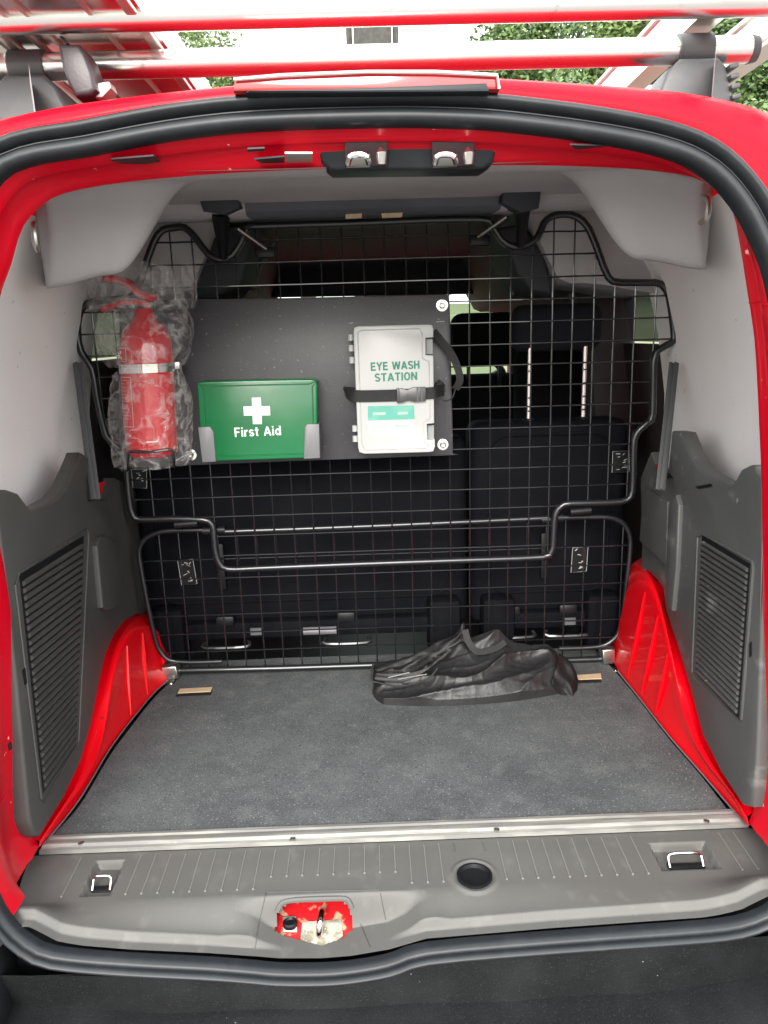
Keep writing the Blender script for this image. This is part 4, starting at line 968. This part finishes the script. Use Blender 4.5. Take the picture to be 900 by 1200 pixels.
def onc(a_deg, z, d=.0015): a_ = R(a_deg); return Mx @ Vector(((r_+d)*math.sin(a_), -(r_+d)*math.cos(a_), z))
def cpatch(name, a0, a1, z0, z1, mt, par, d=.0015):
    bm = BM(); loft(bm, [[onc(a0+(a1-a0)*k/8, z, d) for k in range(9)] for z in (z0, z1)]); return obj(name, bm, mt, par)
lab = cpatch('label', -72, -22, .075, .185, 'print_paler', EX, .0010)
cpatch('label_ground', -71, -23, .076, .184, 'ext_red', lab, .0013)
for i in range(12): cpatch('text_line', -68, -28-random.random()*14, .178-.0078*i, .1765-.0078*i+.0045-.0025, 'print_paler', lab, .0018)
lab2 = cpatch('badge', -66, -30, .218, .248, 'print_paler', EX, .0010); cpatch('badge_ground', -64.5, -31.5, .2192, .2468, 'ext_red', lab2, .0014)
bm = BM(); c_ = onc(-48, .232, .002)
for k in range(8):
    a_ = R(45*k); tube(bm, [c_+Vector((math.cos(a_)*.003, 0, math.sin(a_)*.003)), c_+Vector((math.cos(a_)*.009, 0, math.sin(a_)*.009))], .0012, 4)
obj('badge_star', bm, 'print_paler', lab2)
cpatch('text_line', 5, 28, .040, .043, 'print_paler', lab, .0016)
bm = BM(); lathe(bm, [(.018, .330), (.022, .335), (.022, .350), (.012, .358)], 16, Mx); obj('valve', bm, 'black_plastic', EX)
h0 = Mx @ Vector((0, -.01, .35))
bm = BM(); pts = [Mx @ Vector((.035, -.02, .352)), Mx @ Vector((.0, -.02, .362)), Mx @ Vector((-.03, -.02, .388)), Mx @ Vector((-.075, -.02, .398))]; tube(bm, smoothpath(pts, 4), .016, 8, sx=.6); obj('squeeze_grip', bm, 'ext_red', EX)
bm = BM(); pts = [Mx @ Vector((.02, -.02, .340)), Mx @ Vector((-.03, -.02, .346)), Mx @ Vector((-.07, -.02, .336)), Mx @ Vector((-.085, -.02, .33))]; tube(bm, smoothpath(pts, 4), .012, 8, sx=.6); obj('carry_handle', bm, 'ext_red', EX)
BK = thing('wire_basket', 'small black wire holder under the fire extinguisher on the board', 'holder', ctr)
bm = BM(); z_ = -.012
tube(bm, smoothpath([PY(150, 552, OY-.01), PY(150, 548, XY-.07), PY(150, 536, XY-.085), PY(153, 529, XY-.085), PY(175, 530, XY-.09), PY(198, 527, XY-.085), PY(203, 531, XY-.085), PY(204, 545, XY-.06), PY(204, 546, OY-.01)], 3), .0035, 8)
tube(bm, [ctr+Vector((-.06, -.05, -.012)), ctr+Vector((-.06, .085, -.012))], .003, 6); tube(bm, [ctr+Vector((.05, -.05, -.012)), ctr+Vector((.05, .085, -.012))], .003, 6)
obj('basket_wire', bm, 'black_wire', BK)
# plastic wrap round the extinguisher
PB = thing('plastic_wrap', 'crinkled clear polythene bag pulled over the red fire extinguisher', 'plastic bag', ctr)
def wrap(z0, z1, base, amp, seed, flare, nz=60, nphi=96):
    bm = BM(); rows = []
    for i in range(nz+1):
        t = i/nz; z = z0+(z1-z0)*t; row = []
        for k in range(nphi):
            a_ = 2*math.pi*k/nphi
            nv = noise.noise(Vector((math.cos(a_)*1.8, math.sin(a_)*1.8, z*14+seed)))
            n2 = 1-abs(noise.noise(Vector((math.cos(a_)*4+seed, math.sin(a_)*4, z*30))))*2
            n3 = 1-abs(noise.noise(Vector((math.cos(a_)*10+seed, math.sin(a_)*9, z*75+a_))))*2
            rr = base(t)+amp*nv+amp*.45*n2+amp*.16*n3
            p = Vector((rr*math.sin(a_)*1.0, -rr*math.cos(a_)*.82, z+flare*math.sin(3*a_+seed)*t*.02))
            row.append(Mx @ p)
        rows.append(row)
    loft(bm, rows, True); return bm
obj('lower_bag', wrap(-.02, .20, lambda t: .078+.016*math.sin(math.pi*t)*1.0-.006*t, .010, 3., .6), 'poly_film', PB, angle=180)
obj('upper_bag', wrap(.205, .345, lambda t: .074+.030*math.sin(math.pi*min(1, t*1.1))**.7, .011, 9., .5), 'poly_film', PB, angle=180)
obj('bag_mouth', wrap(.330, .425, lambda t: .092+.020*math.sin(math.pi*(.25+t*.6)), .014, 15., .5, 36), 'poly_film', PB, angle=180)

# ================================================================ BLACK HOLDALL ON THE FLOOR
c0 = PZ(555, 815, .0)
HB = thing('fabric_bag', 'crumpled empty black nylon bag lying on the load floor against the barrier', 'bag', (c0.x, .78, .003))
bm = BM(); rows = []
nu, nv_ = 110, 56
xa, xb = PZ(437, 805, 0).x, PZ(675, 800, .03).x
def hprof(u):
    T = [(0, .030), (.06, .045), (.16, .050), (.30, .066), (.42, .094), (.52, .100), (.62, .116), (.66, .118), (.72, .098), (.82, .086), (.90, .088), (.96, .066), (1, .02)]
    for (a, p), (b, q_) in zip(T, T[1:]):
        if u <= b: t = (u-a)/(b-a); return p+(q_-p)*t
def yfront(u): return .735-.060*math.sin(math.pi*min(1, max(0, u*.9+.08)))**.6+.02*u
def crease(v_, k): return (1-abs(noise.noise(v_))*2.4)**3*k if abs(noise.noise(v_)) < .41 else 0
nu, nv_ = 190, 90
for i in range(nu+1):
    u = i/nu; x = xa+(xb-xa)*u; h_ = hprof(u); yf = yfront(u); yb_ = .872-.02*abs(u-.5); row = []
    e = min(1, u/.05, (1-u)/.05)**.5 if 0 < u < 1 else 0
    for k in range(nv_):
        t = k/(nv_-1)
        if t < .1: yy = yf; zz = .018*math.sin(t/.1*math.pi/2)
        elif t < .75: q_ = (t-.1)/.65; yy = yf+(yb_-.03-yf)*q_; zz = .018+(h_-.018)*(q_**.85)
        else: q_ = (t-.75)/.25; yy = yb_-.03+.03*q_; zz = h_*(1-q_**2)
        yc = (yf+yb_)/2; y = yc+(yy-yc)*(.3+.7*e); z = zz*(.3+.7*e)
        env = min(1, t/.15, (1-t)/.1)
        # long folds fan out from the upper right down to the front left
        a1 = x*.9+y*.45; b1 = -x*.35+y*1.0; w3 = Vector((x*46, y*40, z*30))
        wob = noise.noise(Vector((x*6, y*6, 2)))*.5
        w1 = Vector((a1*3.2, b1*12+wob, 0)); w2 = Vector((a1*8+3, (b1+a1*.4)*22+wob, 4)); w4 = Vector((x*24, y*20-x*9, 9))
        d = crease(w1, .017)+crease(w2, .0028)*(.3+.7*ss(-.2, .3, noise.noise(Vector((x*8, y*8, 7)))))+crease(w4, .0016)+.0010*noise.noise(w3)-.004
        d *= env*min(1, h_/.05)
        row.append(Vector((x+.004*noise.noise(w1*2), y-d*.5, max(.0, z+d))))
    rows.append(row)
V = loft(bm, rows); bmesh.ops.recalc_face_normals(bm, faces=bm.faces[:])
obj('bag_body', bm, 'bag_fabric', HB, angle=180)
def sheet(name, A_, B_, mt, par, n=26, m_=12, amp=.006, seed=0., bulge=0.):
    bm = BM(); A2 = resample(smoothpath(A_, 4), n); B2 = resample(smoothpath(B_, 4), n); rows = []
    for j in range(m_+1):
        t = j/m_; rows.append([a.lerp(b, t)+Vector((0, -amp*noise.noise(Vector((a.x*20+seed, t*3, a.z*20)))-bulge*math.sin(math.pi*t), amp*noise.noise(Vector((a.x*28, t*5+seed, 3))))) for a, b in zip(A2, B2)])
    loft(bm, rows); bmesh.ops.solidify(bm, geom=bm.faces[:], thickness=.0015); return obj(name, bm, mt, par, angle=180)
sheet('raised_flap', [PY(438, 778, .80), PY(470, 772, .80), PY(505, 757, .80), PY(535, 742, .80), PY(543, 729, .80), PY(545, 742, .80)], [PY(437, 795, .765), PY(470, 796, .77), PY(500, 785, .77), PY(520, 774, .775), PY(538, 768, .78), PY(550, 766, .78)], 'bag_fabric', HB, amp=.010, seed=4)
sheet('bag_mouth', [PY(439, 788, .745), PY(460, 789, .74), PY(490, 786, .74), PY(507, 779, .745)], [PY(437, 797, .732), PY(460, 800, .728), PY(480, 797, .73), PY(503, 784, .74)], 'bag_inside', HB, amp=.001, seed=2)
sheet('end_flap', [PY(655, 765, .77), PY(670, 778, .76), PY(677, 795, .75), PY(675, 815, .74)], [PY(645, 800, .72), PY(650, 808, .72), PY(658, 815, .715), PY(668, 820, .715)], 'bag_fabric', HB, amp=.008, seed=7, bulge=.01)
bm = BM(); tube(bm, smoothpath([PY(437, 778, .775), PY(436, 796, .728), PY(444, 800, .718), PY(470, 804, .70), PY(500, 796, .70), PY(513, 783, .715)], 4), .0022, 6); obj('zip_edge', bm, 'webbing', HB)
for a_, b_ in (((455, 794), (480, 788)), ((466, 796), (500, 790))):
    bm = BM(); tube(bm, [PY(*a_, .724), PY(*b_, .726)], .0013, 6); obj('inner_rod', bm, 'alu_dull', HB)
ribbon('handle_strap', [PY(545, 738, .79), PY(549, 752, .775), PY(560, 764, .77), PY(580, 760, .775), PY(592, 752, .78)], .016, 'webbing', HB)

# ================================================================ ROOF RACK AND LADDERS
RK = thing('roof_rack', 'polished aluminium roof bars and rear roller clamped across the van roof', 'roof rack', (0, .3, 1.2))
BZ = PY(450, 68.5, .30).z

bm = BM(); tube(bm, [(-.66, .30, BZ), (.578, .30, BZ)], .0195, 28); obj('cross_bar', bm, 'alu', RK)
bm = BM(); tube(bm, [(.578, .30, BZ), (.590, .30, BZ)], [.0205, .018], 24); obj('bar_cap', bm, 'plastic_grey', RK)
for yy, zz in ((1.2, 1.312), (2.0, 1.312)):
    bm = BM(); tube(bm, [(-.64, yy, zz-.01), (.64, yy, zz-.01)], .0275, 24); obj('cross_bar', bm, 'alu', RK)
bm = BM(); tube(bm, [(x_, .20, PY(450, 12, .20).z) for x_ in (-.76, -.5, -.25, 0, .25, .5, .76)], .0195, 28); obj('rear_roller', bm, 'alu', RK)
def foot(xc, s):
    # moulded foot: ribbed outer edge
    bm = BM(); c = Vector((xc, .30, 0))
    P_ = [(-s*.062, 1.168), (-s*.060, 1.215), (-s*.048, 1.245), (-s*.030, 1.262), (s*.028, 1.262), (s*.040, 1.25), (s*.052, 1.21), (s*.062, 1.165)]
    prism(bm, [Vector((xc+p, .268, z)) for p, z in P_], (0, .07, 0), .006, 3); f_ = obj('rack_foot', bm, 'plastic_grey', RK)
    for i in range(6):
        bm = BM(); z = 1.178+.014*i; box(bm, (xc+s*(.0595-.0022*i), .300, z), (.014, .080, .007), Matrix.Rotation(-s*R(12), 3, 'Y'), bev=.002); obj('foot_rib', bm, 'plastic_grey', f_)
    bm = BM(); tube(bm, [(xc-.026, .30, BZ), (xc+.026, .30, BZ)], .0235, 24); obj('bar_clamp', bm, 'plastic_grey', f_)
    bm = BM(); prism(bm, [Vector((xc-s*.080, .255, 1.160)), Vector((xc-s*.080, .255, 1.200)), Vector((xc-s*.066, .255, 1.216)), Vector((xc-s*.045, .255, 1.205)), Vector((xc-s*.010, .255, 1.18)), Vector((xc+s*.02, .255, 1.160))], (0, .06, 0), .004, 2); obj('foot_boot', bm, 'black_plastic', f_)
foot(.492, 1); foot(-.522, -1)
# roller stop, dark brown curved shoe
bm = BM(); P_ = [(67, 51), (92, 51), (100, 62), (108, 84), (113, 105), (106, 111), (88, 113), (80, 100), (72, 78)]
prism(bm, [PY(x, y, .20) for x, y in P_], (0, .05, 0), .006, 3); obj('end_stop', bm, 'brown_plastic', RK)
bm = BM(); prism(bm, [PY(x, y, .215) for x, y in ((112, 97), (127, 95), (130, 103), (120, 114), (106, 114))], (0, .03, 0), .003); obj('stop_block', bm, 'alu_dull', RK)
bm = BM(); prism(bm, [PY(x, y, .21) for x, y in ((69, 42), (73, 42), (81, 51), (77, 52))], (0, .01, 0), .001); obj('stop_pin', bm, 'black_plastic', RK)
# plank on the left of the rack
PK = thing('staging_board', 'long aluminium staging board lying on the left side of the roof rack', 'staging board', (-.43, .3, 1.31))
bm = BM(); box(bm, (-.435, 1.55, 1.335), (.24, 2.9, .05), bev=.006); obj('deck', bm, 'alu', PK)
for x in (-.54, -.33):
    bm = BM(); box(bm, (x, 1.55, 1.316), (.016, 2.9, .022), bev=.003); obj('edge_rail', bm, 'alu_dull', PK)
for x in (-.50, -.47, -.385):
    bm = BM(); box(bm, (x, 1.55, 1.3085), (.006, 2.88, .006)); obj('deck_rib', bm, 'alu_dull', PK)
def ladder(xl, xr, label, zb=1.31, y0=.06, y1=3.0, st=.028, group=None):
    T_ = thing('ladder', label, 'ladder', ((xl+xr)/2, y0, zb), group)
    for x in (xl, xr):
        bm = BM(); box(bm, (x, (y0+y1)/2, zb+.035), (st, y1-y0, .065), bev=.004); s_ = obj('stile', bm, 'alu', T_)
        for dz in (.004, .066): 
            bm = BM(); box(bm, (x, (y0+y1)/2, zb+dz), (st+.012, y1-y0-.004, .006)); obj('stile_flange', bm, 'alu_dull', s_)
    y = y0+.16
    while y < y1:
        bm = BM(); tube(bm, [(xl+.01, y, zb+.035), (xr-.01, y, zb+.035)], .014, 10); obj('rung', bm, 'alu_dull', T_); y += .26
ladder(.50, .66, 'narrow aluminium ladder lying along the right side of the roof rack')
ladder(-.70, -.58, 'narrow aluminium ladder along the far left edge of the roof rack beside the staging board')
bm = BM(); c = Vector((.585, .75, 1.33)); tube(bm, smoothpath([c+Vector((-.02, 0, -.04)), c+Vector((-.03, 0, .01)), c+Vector((0, 0, .04)), c+Vector((.03, 0, .01))], 4), .014, 8)
obj('ladder_clamp', bm, 'black_plastic', RK)

# ================================================================ BACKGROUND: trees, church tower
def leaf_proto(name, mt, n, rad, seed, size, squash=.8, clumps=26):
    rn = random.Random(seed); verts = []; faces = []
    cs = []
    for i in range(clumps):
        while True:
            p = Vector((rn.uniform(-1, 1), rn.uniform(-1, 1), rn.uniform(-1, 1)))
            if .35 < p.length < 1: break
        cs.append((p*rad*.78, rn.uniform(.22, .40)*rad))
    for i in range(n):
        c, r_ = cs[rn.randrange(clumps)]
        d = Vector((rn.gauss(0, 1), rn.gauss(0, 1), rn.gauss(0, 1))).normalized()*r_*(rn.random()**.4)
        p = c+d; p.z *= squash
        a_ = Vector((rn.gauss(0, 1), rn.gauss(0, 1), rn.gauss(0, .6))).normalized(); b_ = a_.cross(Vector((rn.gauss(0, 1), rn.gauss(0, 1), rn.gauss(0, 1)))).normalized()
        s_ = size*rn.uniform(.6, 1.3); k = len(verts)
        verts += [p-a_*s_, p+b_*s_*.5, p+a_*s_, p-b_*s_*.5]; faces.append((k, k+1, k+2, k+3))
    return verts, faces
def tree(x, y, h_, rad, mt, label, seed, n=4500, size=.16, sq=.85, cat='tree', name='broadleaf_tree', group='trees beyond the van'):
    T_ = thing(name, label, cat, (x, y, GZ), group)
    rn = random.Random(seed); zc = GZ+h_-rad*sq
    bm = BM(); tube(bm, smoothpath([(x, y, GZ), (x+.1, y, GZ+h_*.25), (x+rn.uniform(-.3, .3), y, GZ+h_*.5), (x+rn.uniform(-.4, .4), y, GZ+h_*.85)], 3), [h_*.028*(1-.085*k) for k in range(10)], 8)
    for i in range(7):
        a_ = rn.uniform(0, 6.28); z = GZ+h_*rn.uniform(.3, .6); l_ = rad*.75
        tube(bm, [(x, y, z), (x+math.cos(a_)*l_*.5, y+math.sin(a_)*l_*.5, z+l_*.35), (x+math.cos(a_)*l_, y+math.sin(a_)*l_, z+l_*.8)], [h_*.011, h_*.007, h_*.003], 6)
    obj('trunk', bm, 'bark', T_)
    vs_, fs_ = leaf_proto('l', mt, n, rad, seed, size, sq, 26 if sq < 1 else 40)
    vs_ = [v_+Vector((x, y, zc)) for v_ in vs_]
    others = {'leaf_a': ['leaf_a', 'leaf_b', 'leaf_c'], 'leaf_b': ['leaf_b', 'leaf_a', 'leaf_b'], 'leaf_c': ['leaf_c', 'leaf_a', 'leaf_c']}[mt]
    o = obj('crown', (vs_, [], fs_), others, T_, smooth=False, kind='stuff')
    o.data.polygons.foreach_set('material_index', [rn.choice((0, 0, 0, 1, 2)) for _ in fs_])
def dirx(px, y): return (px-437)/900*(y+1)+CAM.x
for i, (px, y, h_, rad, mt, lb) in enumerate((
    (600, 34, 15.5, 2.9, 'leaf_a', 'leafy tree at the left end of the tree belt right of the church tower'),
    (668, 38, 17.5, 3.9, 'leaf_a', 'second tree from the left in the belt beyond the van roof'),
    (712, 31, 14.5, 2.9, 'leaf_b', 'yellow green tree in front of the darker belt right of centre'),
    (768, 40, 19.0, 4.4, 'leaf_c', 'dark green tree right of the yellow green tree'),
    (835, 33, 16.0, 3.4, 'leaf_c', 'dark tree behind the right rack foot'),
    (900, 30, 15.0, 3.8, 'leaf_a', 'tree at the far right edge beyond the ladder'),
    (276, 36, 15.6, 2.1, 'leaf_b', 'single light green tree left of the church tower against the sky'))):
    tree(dirx(px, y), y, h_, rad, mt, lb, 20+i, n=22000 if i < 6 else 9000, size=.115 if i < 6 else .09, sq=1.35)
for i, (px, y, h_, rad, lb) in enumerate(((640, 27, 9.5, 3.0, 'lower round bush below the tree belt at its left end'), (700, 27, 9.0, 3.0, 'lower round bush in the middle of the tree belt'), (790, 27, 9.3, 3.2, 'lower round bush below the dark trees'), (880, 26, 8.8, 3.3, 'lower round bush at the far right'), (567, 36, 14.0, 1.1, 'thin wispy sapling at the left end of the tree belt'))):
    tree(dirx(px, y), y, h_, rad, 'leaf_a', lb, 50+i, n=16000 if i < 4 else 900, size=.115 if i < 4 else .09)
tree(dirx(371, 70), 70, 28.4, 1.3, 'leaf_c', 'tiny distant tree top just left of the church tower', 77, n=700, size=.2)
CT = thing('church_tower', 'far stone church tower with dark belfry opening and corner pinnacles', 'church', (dirx(452, 90), 90, GZ))
tx = dirx(452, 90); hwid = 2.0; zt = 40.0
for nm, x0, x1, z0, z1 in (('wall', tx-hwid, tx-.62, GZ, zt), ('wall', tx+.62, tx+hwid, GZ, zt), ('wall', tx-.62, tx+.62, GZ, 35.0), ('wall', tx-.62, tx+.62, 39.0, zt)):
    bm = BM(); box(bm, ((x0+x1)/2, 90, (z0+z1)/2), (x1-x0-.003, 3.2, z1-z0-.003)); obj(nm, bm, 'stone', CT, smooth=False)
bm = BM(); box(bm, (tx, 90.6, 37.0), (1.2, .3, 3.9)); wn = obj('belfry_opening', bm, 'lead', CT, smooth=False)
for i in range(10):
    bm = BM(); box(bm, (tx, 89.4, 35.3+.38*i), (1.2, .4, .06), Matrix.Rotation(R(35), 3, 'X')); obj('louvre', bm, 'lead', wn, smooth=False)
bm = BM(); box(bm, (tx, 90, zt+.15), (2*hwid+.4, 3.6, .3)); obj('parapet', bm, 'stone', CT, smooth=False)
for x in (tx-hwid-.45, tx+hwid+.45):
    bm = BM(); lathe(bm, [(.32, 0), (.34, 8.5), (.5, 8.8), (.30, 9.6), (.34, 10.5), (.05, 12)], 8, Matrix.Translation((x, 89, 26))); obj('pinnacle', bm, 'stone', CT, smooth=False)
    bm = BM(); box(bm, (x, 89.2, 12.6), (.8, 1.4, 26.5)); obj('buttress', bm, 'stone', CT, smooth=False)
